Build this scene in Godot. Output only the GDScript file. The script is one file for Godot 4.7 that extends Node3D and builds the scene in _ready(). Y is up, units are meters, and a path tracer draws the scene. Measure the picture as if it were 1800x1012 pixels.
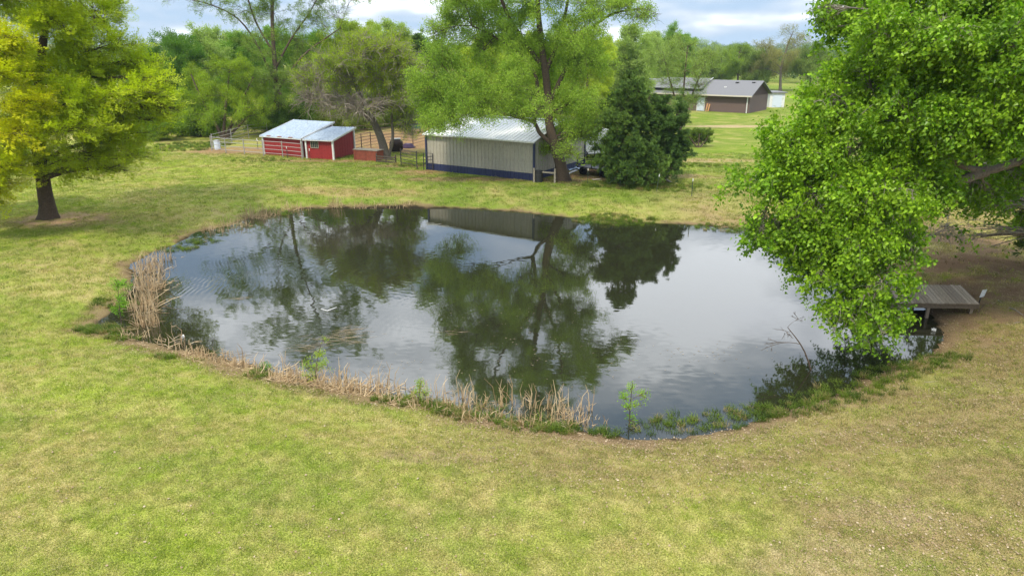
extends Node3D
# A farm pond seen from a low drone: lawn, pond, reeds, dock, metal building, red sheds, house and spring trees.

const F := 1216.0
const PITCH := 18.8
const EYE := Vector3(0, 9, 0)
const WATER := -0.8

var rng := RandomNumberGenerator.new()
var na := FastNoiseLite.new()
var nb := FastNoiseLite.new()
var pond := PackedVector2Array()
var taken := {}
var M := {}
var sprigs := {}

# ---------- pixels to places ----------
func ray(px: float, py: float) -> Vector3:
	var p := deg_to_rad(PITCH)
	var dx := (px - 900.0) / F
	var dy := (506.0 - py) / F
	return Vector3(dx, dy * cos(p) - sin(p), -cos(p) - dy * sin(p))

func G(px: float, py: float, y := 0.0) -> Vector3:
	var d := ray(px, py)
	return EYE + d * ((y - EYE.y) / d.y)

func at(px: float, py: float, z: float) -> Vector3:
	var d := ray(px, py)
	return EYE + d * (z / d.z)

# ---------- nodes ----------
func numbered(called: String) -> String:
	var n: int = taken.get(called, 0)
	taken[called] = n + 1
	return called if n == 0 else "%s_%03d" % [called, n]

func tag(o: Node, label := "", category := "", group := "", kind := "") -> void:
	if label: o.set_meta("label", label)
	if category: o.set_meta("category", category)
	if group: o.set_meta("group", group)
	if kind: o.set_meta("kind", kind)

func thing(called: String, where: Vector3, label: String, category: String, group := "") -> Node3D:
	var o := Node3D.new()
	o.name = numbered(called)
	add_child(o)
	o.position = where
	tag(o, label, category, group)
	return o

func put(called: String, mesh: Mesh, m: Material, parent: Node = null, where := Vector3.ZERO) -> MeshInstance3D:
	var o := MeshInstance3D.new()
	o.mesh = mesh
	o.material_override = m
	o.position = where
	if parent:
		o.name = called
		parent.add_child(o, true)
	else:
		o.name = numbered(called)
		add_child(o)
	return o

func many(called: String, mesh: Mesh, m: Material, where: Array, tint: PackedColorArray, parent: Node = null) -> MultiMeshInstance3D:
	var mm := MultiMesh.new()
	mm.transform_format = MultiMesh.TRANSFORM_3D
	mm.use_colors = true
	mm.mesh = mesh
	mm.instance_count = where.size()
	for i in where.size():
		mm.set_instance_transform(i, where[i])
		mm.set_instance_color(i, tint[i])
	var o := MultiMeshInstance3D.new()
	o.multimesh = mm
	o.material_override = m
	if parent:
		o.name = called
		parent.add_child(o, true)
	else:
		o.name = numbered(called)
		add_child(o)
	return o

# ---------- mesh building ----------
class MB:
	var v := PackedVector3Array()
	var n := PackedVector3Array()
	var c := PackedColorArray()
	var ix := PackedInt32Array()
	var smooth := false
	var colored := false
	var col := Color.WHITE
	func vert(p: Vector3, nn := Vector3.UP) -> int:
		v.append(p)
		n.append(nn)
		c.append(col)
		return v.size() - 1
	func tri(a: Vector3, b: Vector3, d: Vector3) -> void:
		var k := v.size()
		vert(a); vert(b); vert(d)
		ix.append_array([k, k + 1, k + 2])
	func quad(a: Vector3, b: Vector3, d: Vector3, e: Vector3) -> void:
		tri(a, b, d); tri(a, d, e)
	# a quad that faces towards nn
	func face(a: Vector3, b: Vector3, d: Vector3, e: Vector3, nn: Vector3) -> void:
		if (d - a).cross(b - a).dot(nn) < 0: quad(a, e, d, b)
		else: quad(a, b, d, e)
	func hexa(p: Array) -> void:   # p: four of the bottom ring, four of the top ring
		var mid := Vector3.ZERO
		for q in p: mid += q / 8.0
		for f in [[0, 1, 2, 3], [4, 5, 6, 7], [0, 1, 5, 4], [1, 2, 6, 5], [2, 3, 7, 6], [3, 0, 4, 7]]:
			var a: Vector3 = p[f[0]]
			var b: Vector3 = p[f[1]]
			var d: Vector3 = p[f[2]]
			var e: Vector3 = p[f[3]]
			face(a, b, d, e, (a + b + d + e) / 4.0 - mid)
	func box(o: Vector3, x: Vector3, y: Vector3, z: Vector3) -> void:   # a corner and three edges
		hexa([o, o + x, o + x + z, o + z, o + y, o + x + y, o + x + y + z, o + y + z])
	func bar(a: Vector3, b: Vector3, w: float, h: float) -> void:   # a square bar from a to b
		var d := (b - a).normalized()
		var s := d.cross(Vector3.UP if absf(d.y) < 0.95 else Vector3.RIGHT).normalized()
		var u := s.cross(d).normalized()
		box(a - s * w / 2 - u * h / 2, b - a, s * w, u * h)
	func tube(p: PackedVector3Array, r: PackedFloat32Array, sides: int, wob := 0.0, seed_ := 0.0) -> void:
		smooth = true
		var k := v.size()
		var s := Vector3.ZERO
		for i in p.size():
			var d := (p[mini(i + 1, p.size() - 1)] - p[maxi(i - 1, 0)]).normalized()
			if s == Vector3.ZERO: s = d.cross(Vector3.FORWARD if absf(d.z) < 0.9 else Vector3.RIGHT)
			s = (s - d * s.dot(d)).normalized()
			var u := s.cross(d)
			for j in sides:
				var a := TAU * j / sides
				var e := s * cos(a) + u * sin(a)
				var q := r[i] * (1.0 + wob * sin(a * 3.0 + seed_ + i * 0.7) + wob * 0.6 * sin(a * 5.0 + i * 1.9 + seed_))
				vert(p[i] + e * q, e)
		for i in p.size() - 1:
			for j in sides:
				var a := k + i * sides + j
				var b := k + i * sides + (j + 1) % sides
				var d := a + sides
				var e := b + sides
				if (v[d] - v[a]).cross(v[b] - v[a]).dot(n[a]) < 0: ix.append_array([a, d, e, a, e, b])
				else: ix.append_array([a, b, e, a, e, d])
		var top := vert(p[p.size() - 1], (p[p.size() - 1] - p[p.size() - 2]).normalized())
		for j in sides:
			ix.append_array([k + (p.size() - 1) * sides + j, k + (p.size() - 1) * sides + (j + 1) % sides, top])
	func rod(a: Vector3, b: Vector3, r: float, sides := 6) -> void:
		tube(PackedVector3Array([a, a.lerp(b, 0.5), b]), PackedFloat32Array([r, r, r]), sides)
	func mesh() -> ArrayMesh:
		var a := []
		a.resize(Mesh.ARRAY_MAX)
		a[Mesh.ARRAY_VERTEX] = v
		if smooth: a[Mesh.ARRAY_NORMAL] = n
		if colored: a[Mesh.ARRAY_COLOR] = c
		a[Mesh.ARRAY_INDEX] = ix
		var m := ArrayMesh.new()
		m.add_surface_from_arrays(Mesh.PRIMITIVE_TRIANGLES, a)
		return m

func lin(r: float, g: float, b: float) -> Color:
	return Color(r, g, b).linear_to_srgb()

func noise_tex(freq: float, ramp: Array, size := 512, seed_ := 1, octaves := 4, normal := false, strength := 4.0) -> NoiseTexture2D:
	var n := FastNoiseLite.new()
	n.noise_type = FastNoiseLite.TYPE_SIMPLEX_SMOOTH
	n.frequency = freq
	n.seed = seed_
	n.fractal_octaves = octaves
	n.fractal_gain = 0.6
	var t := NoiseTexture2D.new()
	t.width = size
	t.height = size
	t.seamless = true
	t.noise = n
	if normal:
		t.as_normal_map = true
		t.bump_strength = strength
	elif ramp:
		var g := Gradient.new()
		g.offsets = PackedFloat32Array(range(ramp.size()).map(func(i): return float(i) / (ramp.size() - 1)))
		g.colors = PackedColorArray(ramp)
		t.color_ramp = g
	return t

func mat(color: Color, rough := 0.8, metal := 0.0, tex: Texture2D = null, scale := Vector3.ONE, bump: Texture2D = null, bump_scale := 1.0) -> StandardMaterial3D:
	var m := StandardMaterial3D.new()
	m.albedo_color = color
	m.roughness = rough
	m.metallic = metal
	if tex or bump:
		m.albedo_texture = tex
		m.uv1_triplanar = true
		m.uv1_world_triplanar = true
		m.uv1_scale = scale
	if bump:
		m.normal_enabled = true
		m.normal_texture = bump
		m.normal_scale = bump_scale
	return m

func leaf_mat(back: Color, rough := 0.5) -> StandardMaterial3D:
	var m := StandardMaterial3D.new()
	m.albedo_color = Color.WHITE
	m.vertex_color_use_as_albedo = true
	m.roughness = rough
	m.metallic_specular = 0.35
	m.backlight_enabled = true
	m.backlight = back
	m.cull_mode = BaseMaterial3D.CULL_DISABLED
	return m

func grey(v: float) -> Color:
	return Color(v, v, v)

func make_materials() -> void:
	var bark_t := noise_tex(0.02, [grey(0.45), grey(0.8), grey(1.0)], 512, 3, 5)
	var bark_n := noise_tex(0.025, [], 512, 4, 4, true, 8.0)
	M.bark_brown = mat(lin(0.15, 0.105, 0.07), 0.95, 0, bark_t, Vector3(2.2, 0.6, 2.2), bark_n, 1.4)
	M.bark_grey = mat(lin(0.23, 0.195, 0.155), 0.95, 0, bark_t, Vector3(2.2, 0.6, 2.2), bark_n, 1.4)
	M.bark_pale = mat(lin(0.43, 0.37, 0.30), 0.95, 0, bark_t, Vector3(2.2, 0.9, 2.2), bark_n, 1.0)
	M.leaf = leaf_mat(Color(0.95, 1.0, 0.6))
	M.leaf_glossy = leaf_mat(Color(0.75, 0.9, 0.35), 0.35)
	M.needle = leaf_mat(Color(0.25, 0.3, 0.15), 0.7)
	M.straw = leaf_mat(Color(0.4, 0.4, 0.3), 0.8)
	var fine := noise_tex(0.045, [grey(0.3), grey(0.75), grey(1.0), grey(1.0)], 1024, 7, 5)
	M.ground = mat(Color.WHITE, 1.0, 0, fine, Vector3(0.45, 0.45, 0.45), noise_tex(0.06, [], 512, 9, 4, true, 6.0), 0.8)
	M.ground.vertex_color_use_as_albedo = true
	M.ground.metallic_specular = 0.1
	M.water = mat(lin(0.017, 0.018, 0.009), 0.03)
	M.water.metallic_specular = 0.78
	var streak := noise_tex(0.02, [grey(0.75), grey(0.95), grey(1.0)], 512, 12, 4)
	M.beige = mat(lin(0.37, 0.345, 0.285), 0.55, 0, streak, Vector3(1.5, 0.25, 1.5))
	M.navy = mat(lin(0.018, 0.026, 0.085), 0.45, 0, streak, Vector3(1.5, 0.5, 1.5))
	M.roof_white = mat(lin(0.74, 0.75, 0.74), 0.45, 0, streak, Vector3(0.7, 0.7, 0.7))
	M.galvanised = mat(lin(0.5, 0.54, 0.58), 0.5, 0.25, noise_tex(0.012, [Color(0.62, 0.66, 0.7), Color(0.85, 0.9, 0.95), Color(1, 1, 1)], 512, 14, 4), Vector3(0.5, 0.5, 0.5))
	M.red = mat(lin(0.33, 0.018, 0.018), 0.75, 0, noise_tex(0.03, [grey(0.55), grey(0.9), grey(1.0)], 512, 15, 4), Vector3(1.8, 0.3, 1.8))
	M.red_box = mat(lin(0.3, 0.07, 0.035), 0.8, 0, noise_tex(0.02, [grey(0.7), grey(1.0)], 256, 16, 4), Vector3(0.7, 0.7, 0.7))
	M.white = mat(lin(0.72, 0.72, 0.7), 0.5, 0, streak, Vector3(0.8, 0.8, 0.8))
	M.pale_wood = mat(lin(0.42, 0.37, 0.29), 0.85, 0, noise_tex(0.02, [grey(0.6), grey(1.0)], 256, 17, 4), Vector3(1.5, 1.5, 1.5))
	var grain := noise_tex(0.02, [grey(0.5), grey(0.85), grey(1.0)], 512, 18, 5)
	M.plank = mat(lin(0.38, 0.30, 0.21), 0.9, 0, grain, Vector3(3.0, 3.0, 0.6))
	M.plank_b = mat(lin(0.30, 0.23, 0.16), 0.9, 0, grain, Vector3(3.0, 3.0, 0.7))
	M.plank_c = mat(lin(0.46, 0.37, 0.27), 0.9, 0, grain, Vector3(3.0, 3.0, 0.5))
	M.beam = mat(lin(0.2, 0.15, 0.095), 0.9, 0, grain, Vector3(0.8, 3.0, 3.0))
	M.dark_wood = mat(lin(0.1, 0.075, 0.055), 0.9, 0, grain, Vector3(1, 3, 1))
	M.pipe_pale = mat(lin(0.3, 0.285, 0.26), 0.6, 0.2)
	M.pipe_brown = mat(lin(0.12, 0.075, 0.055), 0.8, 0.1)
	M.pipe_dark = mat(lin(0.045, 0.04, 0.04), 0.6, 0.2)
	M.black = mat(lin(0.012, 0.012, 0.013), 0.6)
	M.tyre = mat(lin(0.015, 0.014, 0.014), 0.85)
	M.rust = mat(lin(0.2, 0.09, 0.05), 0.8, 0.2)
	M.brick = mat(lin(0.17, 0.115, 0.1), 0.9, 0, noise_tex(0.12, [grey(0.6), grey(0.9), grey(1.0)], 512, 20, 3), Vector3(0.8, 1.6, 0.8))
	M.shingle = mat(lin(0.2, 0.2, 0.21), 0.9, 0, noise_tex(0.1, [grey(0.65), grey(0.9), grey(1.0)], 512, 21, 3), Vector3(0.5, 0.9, 0.5))
	M.trim = mat(lin(0.5, 0.45, 0.38), 0.7)
	M.door = mat(lin(0.52, 0.58, 0.66), 0.5)
	M.glass = mat(lin(0.03, 0.035, 0.04), 0.08)
	M.orange_wood = mat(lin(0.42, 0.22, 0.09), 0.8)
	M.purple = mat(lin(0.09, 0.06, 0.13), 0.5)
	M.green_paint = mat(lin(0.03, 0.09, 0.05), 0.6)
	M.hay_rust = mat(lin(0.34, 0.13, 0.05), 0.95, 0, noise_tex(0.06, [grey(0.5), grey(1.0)], 256, 22, 4), Vector3(1.5, 1.5, 1.5))
	M.hay_dark = mat(lin(0.07, 0.04, 0.025), 0.95, 0, noise_tex(0.06, [grey(0.5), grey(1.0)], 256, 23, 4), Vector3(1.5, 1.5, 1.5))
	M.post_green = mat(lin(0.04, 0.06, 0.04), 0.7)

# ---------- ground ----------
func pond_dist(x: float, z: float) -> float:   # positive outside the water, metres
	if x < -26 or x > 24 or z > -9 or z < -51: return 6.0
	var p := Vector2(x, z)
	var best := 1e9
	var k := pond.size()
	for i in k:
		var q := Geometry2D.get_closest_point_to_segment(p, pond[i], pond[(i + 1) % k])
		best = minf(best, p.distance_squared_to(q))
	best = sqrt(best)
	return -best if Geometry2D.is_point_in_polygon(p, pond) else best

func height(x: float, z: float, d := 1e9) -> float:
	if d > 1e8: d = pond_dist(x, z)
	var h := 0.0
	if d < 5.5:
		var e := d + 0.22 * na.get_noise_2d(x * 14.0, z * 14.0) + 0.1 * na.get_noise_2d(x * 40.0, z * 40.0)
		var t := 0.55 * clampf(e / 4.0, 0, 1) + 0.45 * smoothstep(0.0, 4.6, e)
		h = WATER * (1.0 - t) if e > 0 else maxf(WATER + e * 0.5, WATER - 1.0)
	if z > -75.0 and absf(x) < 48.0 and d > -1.0:
		h += 0.035 * na.get_noise_2d(x * 3.0, z * 3.0) * smoothstep(-0.2, 1.5, d)
	var far := Vector2(x, z).length()
	if far > 300.0:
		h += smoothstep(300.0, 1300.0, far) * (16.0 + 14.0 * na.get_noise_2d(x * 0.03 + 91.0, z * 0.03))
	return h

func blob(x: float, z: float, c: Vector3, rx: float, rz: float, soft := 0.35) -> float:
	var e := Vector2((x - c.x) / rx, (z - c.z) / rz).length() + 0.3 * na.get_noise_2d(x * 9.0, z * 9.0) + 0.12 * nb.get_noise_2d(x * 30.0, z * 30.0)
	return 1.0 - smoothstep(1.0 - soft, 1.0 + soft, e)

var dirt_spots := []

func ground_color(x: float, z: float, d: float) -> Color:
	var n1 := na.get_noise_2d(x * 1.6, z * 2.4)
	var n2 := nb.get_noise_2d(x * 6.0, z * 8.0)
	var n3 := nb.get_noise_2d(x * 26.0 + 50.0, z * 26.0)
	var dry := Color(0.45, 0.38, 0.15)
	var green := Color(0.23, 0.29, 0.05)
	var lime := Color(0.30, 0.36, 0.05)
	var t := clampf(0.55 + 0.6 * n1 + 0.5 * n2 + 0.6 * n3, 0, 1)
	var c := dry.lerp(lime, t)
	c = c.lerp(green, clampf(0.10 - 1.1 * nb.get_noise_2d(x * 3.1 + 200.0, z * 3.7) + 0.5 * n3, 0, 0.8))
	# the far bank and the lawn by the building are greener
	c = c.lerp(Color(0.15, 0.235, 0.03), 0.75 * smoothstep(-41.0, -47.0, z) * smoothstep(-26.0, -8.0, x) * clampf(0.8 + n2, 0, 1))
	# leaf litter under the big tree
	var litter := maxf(smoothstep(3.5, 9.0, x + 3.0 * n1 + 0.12 * (z + 14.0)), 0.85 * smoothstep(-4.5, 1.5, x) * (1.0 - smoothstep(2.0, 4.2, d + 1.2 * n1)) * smoothstep(-24.0, -20.0, z)) * smoothstep(-60.0, -34.0, z)
	c = c.lerp(Color(0.36, 0.265, 0.14), clampf(litter * (0.78 + 0.9 * n2 + 0.6 * n3), 0, 0.9))
	var bare := blob(x, z, Vector3(19.5, 0, -30), 7.0, 7.5, 0.5)
	c = c.lerp(Color(0.21, 0.135, 0.08), bare * clampf(0.75 + 0.8 * n2 + 0.4 * n3, 0, 1))
	for s in dirt_spots:
		var b := blob(x, z, s[0], s[1], s[2])
		if b > 0.0: c = c.lerp(s[3], b * clampf(0.85 + 0.7 * n3 + 0.4 * n2, 0, 1))
	# wet mud and dead reed litter at the shore
	if d < 2.2:
		var e := d + 0.5 * n2 + 0.4 * n3 - (0.45 if z > -27.0 and x < 4.0 else 0.0)
		c = c.lerp(Color(0.24, 0.165, 0.095), 0.9 * (1.0 - smoothstep(0.1, 0.9, e)))
		c = c.lerp(Color(0.035, 0.028, 0.018), 1.0 - smoothstep(-0.1, 0.3, d + 0.3 * n3))
	return c

func axis(lo: float, hi: float, step: float, far_lo: float, far_hi: float) -> PackedFloat32Array:
	var a := PackedFloat32Array()
	var s := step
	var x := lo
	var left := PackedFloat32Array()
	while x > far_lo:
		s *= 1.22
		x -= s
		left.append(x)
	left.reverse()
	a.append_array(left)
	x = lo
	while x <= hi:
		a.append(x)
		x += step
	s = step
	while x < far_hi:
		a.append(x)
		s *= 1.22
		x += s
	return a

func make_ground() -> void:
	var xs := axis(-42.0, 42.0, 0.24, -2600.0, 2600.0)
	var zs := axis(-98.0, -6.0, 0.24, -3000.0, 700.0)
	var mb := MB.new()
	mb.smooth = true
	mb.colored = true
	var w := xs.size()
	for j in zs.size():
		for i in w:
			var d := pond_dist(xs[i], zs[j])
			mb.col = ground_color(xs[i], zs[j], d)
			mb.vert(Vector3(xs[i], height(xs[i], zs[j], d), zs[j]))
	for j in zs.size():
		for i in w:
			var k := j * w + i
			var i0 := maxi(i - 1, 0)
			var i1 := mini(i + 1, w - 1)
			var j0 := maxi(j - 1, 0)
			var j1 := mini(j + 1, zs.size() - 1)
			var dx := (mb.v[j * w + i1].y - mb.v[j * w + i0].y) / (xs[i1] - xs[i0])
			var dz := (mb.v[j1 * w + i].y - mb.v[j0 * w + i].y) / (zs[j1] - zs[j0])
			mb.n[k] = Vector3(-dx, 1, -dz).normalized()
			if i < w - 1 and j < zs.size() - 1:
				mb.ix.append_array([k, k + 1, k + w + 1, k, k + w + 1, k + w])
	var o := put("ground", mb.mesh(), M.ground)
	tag(o, "mown lawn and pasture around the pond", "ground", "", "structure")

func make_water() -> void:
	var mb := MB.new()
	mb.smooth = true
	var step := 0.11
	var x0 := -21.0
	var z0 := -45.0
	var w := 350
	var h := 290
	var rings := [[G(400, 490, WATER), 5.5, 0.003, 26.0], [G(610, 470, WATER), 7.5, 0.002, 19.0], [G(760, 560, WATER), 6.0, 0.0012, 22.0]]
	var inside := PackedByteArray()
	inside.resize(w * h)
	for j in h:
		for i in w:
			var x := x0 + i * step
			var z := z0 + j * step
			var gx := 0.0
			var gz := 0.0
			for r in rings:
				var c: Vector3 = r[0]
				var dx := x - c.x - 4.0
				var dz := z - c.z - 1.5
				var dist := sqrt(dx * dx + dz * dz) + 0.01
				var e := Vector2(x - c.x, z - c.z).length() / float(r[1])
				if e < 1.0:
					var a: float = float(r[2]) * float(r[3]) * (1.0 - e) * (1.0 - e) * cos(dist * float(r[3]) + 5.0 * na.get_noise_2d(x * 6, z * 6)) * (0.6 + 0.9 * nb.get_noise_2d(x * 12, z * 12))
					gx += a * dx / dist
					gz += a * dz / dist
			var calm := clampf(0.5 + 1.3 * na.get_noise_2d(x * 1.5 + 30.0, z * 1.5), 0.1, 1.3) * (1.25 - smoothstep(2.0, 10.0, x) * 0.8)
			gx += 0.010 * calm * nb.get_noise_2d(x * 30.0, z * 45.0)
			gz += 0.017 * calm * nb.get_noise_2d(x * 30.0 + 70.0, z * 90.0) + 0.0025 * nb.get_noise_2d(x * 6.0, z * 12.0 + 33.0)
			mb.vert(Vector3(x, WATER, z), Vector3(-gx, 1, -gz).normalized())
			inside[j * w + i] = 1 if pond_dist(x, z) < 1.2 else 0
	for j in h - 1:
		for i in w - 1:
			var k := j * w + i
			if inside[k] or inside[k + 1] or inside[k + w]:
				mb.ix.append_array([k, k + 1, k + w + 1, k, k + w + 1, k + w])
	var o := put("pond_water", mb.mesh(), M.water)
	tag(o, "still dark pond water mirroring the trees", "water", "", "structure")

# ---------- leaves ----------
func kite(mb: MB, p: Vector3, d: Vector3, s: Vector3, l: float, w: float) -> void:
	mb.quad(p, p + d * l * 0.45 + s * w, p + d * l, p + d * l * 0.45 - s * w)

func rand_dir() -> Vector3:
	var a := rng.randf() * TAU
	var y := rng.randf_range(-1, 1)
	var r := sqrt(1 - y * y)
	return Vector3(r * cos(a), y, r * sin(a))

func make_sprigs() -> void:
	rng.seed = 11
	for kind in ["fine", "flat", "broad", "cedar", "grass", "tall_grass"]:
		var set_ := []
		for variant in 3:
			var mb := MB.new()
			if kind == "fine":      # small leaves along three twiglets
				for i in 20:
					var d := (Vector3(0, 0.5, 0) + rand_dir()).normalized()
					var p := d * rng.randf_range(0.05, 0.34)
					var e := (d + rand_dir() * 0.9).normalized()
					kite(mb, p, e, e.cross(rand_dir()).normalized(), rng.randf_range(0.08, 0.13), rng.randf_range(0.022, 0.034))
			elif kind == "flat":    # a flat feathery spray that points along +z
				for i in 30:
					var z := rng.randf_range(0.0, 0.55)
					var sgn := -1.0 if i % 2 else 1.0
					var p := Vector3(sgn * rng.randf() * 0.26 * (0.7 - z), rng.randf_range(-0.04, 0.06), z)
					var e := Vector3(sgn * 0.8, rng.randf_range(-0.25, 0.35), rng.randf_range(0.2, 0.9)).normalized()
					kite(mb, p, e, e.cross(Vector3(rng.randf_range(-0.5, 0.5), 1, 0)).normalized(), rng.randf_range(0.07, 0.13), rng.randf_range(0.016, 0.026))
			elif kind == "broad":   # triangular leaves on stalks round a drooping twig
				var tw := PackedVector3Array([Vector3.ZERO, Vector3(0, 0.1, 0.16), Vector3(0, 0.12, 0.36)])
				var mt := MB.new()
				mt.tube(tw, PackedFloat32Array([0.006, 0.005, 0.003]), 3)
				for t in range(0, mt.ix.size(), 3): mb.tri(mt.v[mt.ix[t]], mt.v[mt.ix[t + 1]], mt.v[mt.ix[t + 2]])
				for i in 9:
					var t := rng.randf_range(0.15, 1.0)
					var p := Vector3(0, 0.12 * t, 0.36 * t)
					var d := (rand_dir() + Vector3(0, -0.1, 0.25)).normalized()
					p += d * rng.randf_range(0.04, 0.11)
					var e := (d + Vector3(0, -0.7, 0) + rand_dir() * 0.4).normalized()
					var s := e.cross((rand_dir() + Vector3(0, 0.8, 0)).normalized()).normalized()
					var u := s.cross(e)
					var l := rng.randf_range(0.085, 0.135)
					var a := p + s * l * 0.42 + e * l * 0.18 + u * l * 0.1
					var b := p - s * l * 0.42 + e * l * 0.18 + u * l * 0.1
					var tip := p + e * l
					mb.tri(p, a, p + e * l * 0.45)
					mb.tri(a, tip, p + e * l * 0.45)
					mb.tri(p, p + e * l * 0.45, b)
					mb.tri(b, p + e * l * 0.45, tip)
			elif kind == "cedar":
				for i in 26:
					var d := Vector3(rng.randf_range(-0.6, 0.6), rng.randf_range(-0.15, 0.8), rng.randf_range(0.1, 1.0)).normalized()
					var p := d * rng.randf_range(0.0, 0.2)
					kite(mb, p, d, d.cross(rand_dir()).normalized(), rng.randf_range(0.12, 0.26), rng.randf_range(0.014, 0.026))
			else:
				var tall: bool = kind == "tall_grass"
				for i in (26 if tall else 16):
					var a := rng.randf() * TAU
					var r := sqrt(rng.randf()) * (0.1 if tall else 0.13)
					var p := Vector3(cos(a) * r, -0.01, sin(a) * r)
					var lean := Vector3(rng.randf_range(-1, 1), 0, rng.randf_range(-1, 1)) * (0.45 if tall else 0.9)
					var l := rng.randf_range(0.5, 1.0) * (0.34 if tall else 0.065)
					var wd := 0.006 if tall else 0.0055
					var s := Vector3(cos(a * 3.7), 0, sin(a * 3.7)) * wd
					var m1 := p + (Vector3.UP + lean * 0.35) * l * 0.55
					var tip := p + (Vector3.UP * 0.85 + lean) * l
					mb.tri(p - s, p + s, m1)
					mb.tri(m1 - s * 0.9, m1 + s * 0.9, tip)
					mb.tri(p + s, m1 + s * 0.9, m1 - s * 0.9)
			set_.append(mb.mesh())
		sprigs[kind] = set_

# ---------- trees ----------
func bez(a: Vector3, b: Vector3, c: Vector3, n: int) -> PackedVector3Array:
	var p := PackedVector3Array()
	for i in n + 1:
		var t := float(i) / n
		p.append(a.lerp(b, t).lerp(b.lerp(c, t), t))
	return p

func along(p: PackedVector3Array, t: float) -> Vector3:
	var f := clampf(t, 0, 0.9999) * (p.size() - 1)
	return p[int(f)].lerp(p[int(f) + 1], f - int(f))

func taper(n: int, a: float, b: float) -> PackedFloat32Array:
	var r := PackedFloat32Array()
	for i in n + 1: r.append(lerpf(a, b, float(i) / n))
	return r

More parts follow.
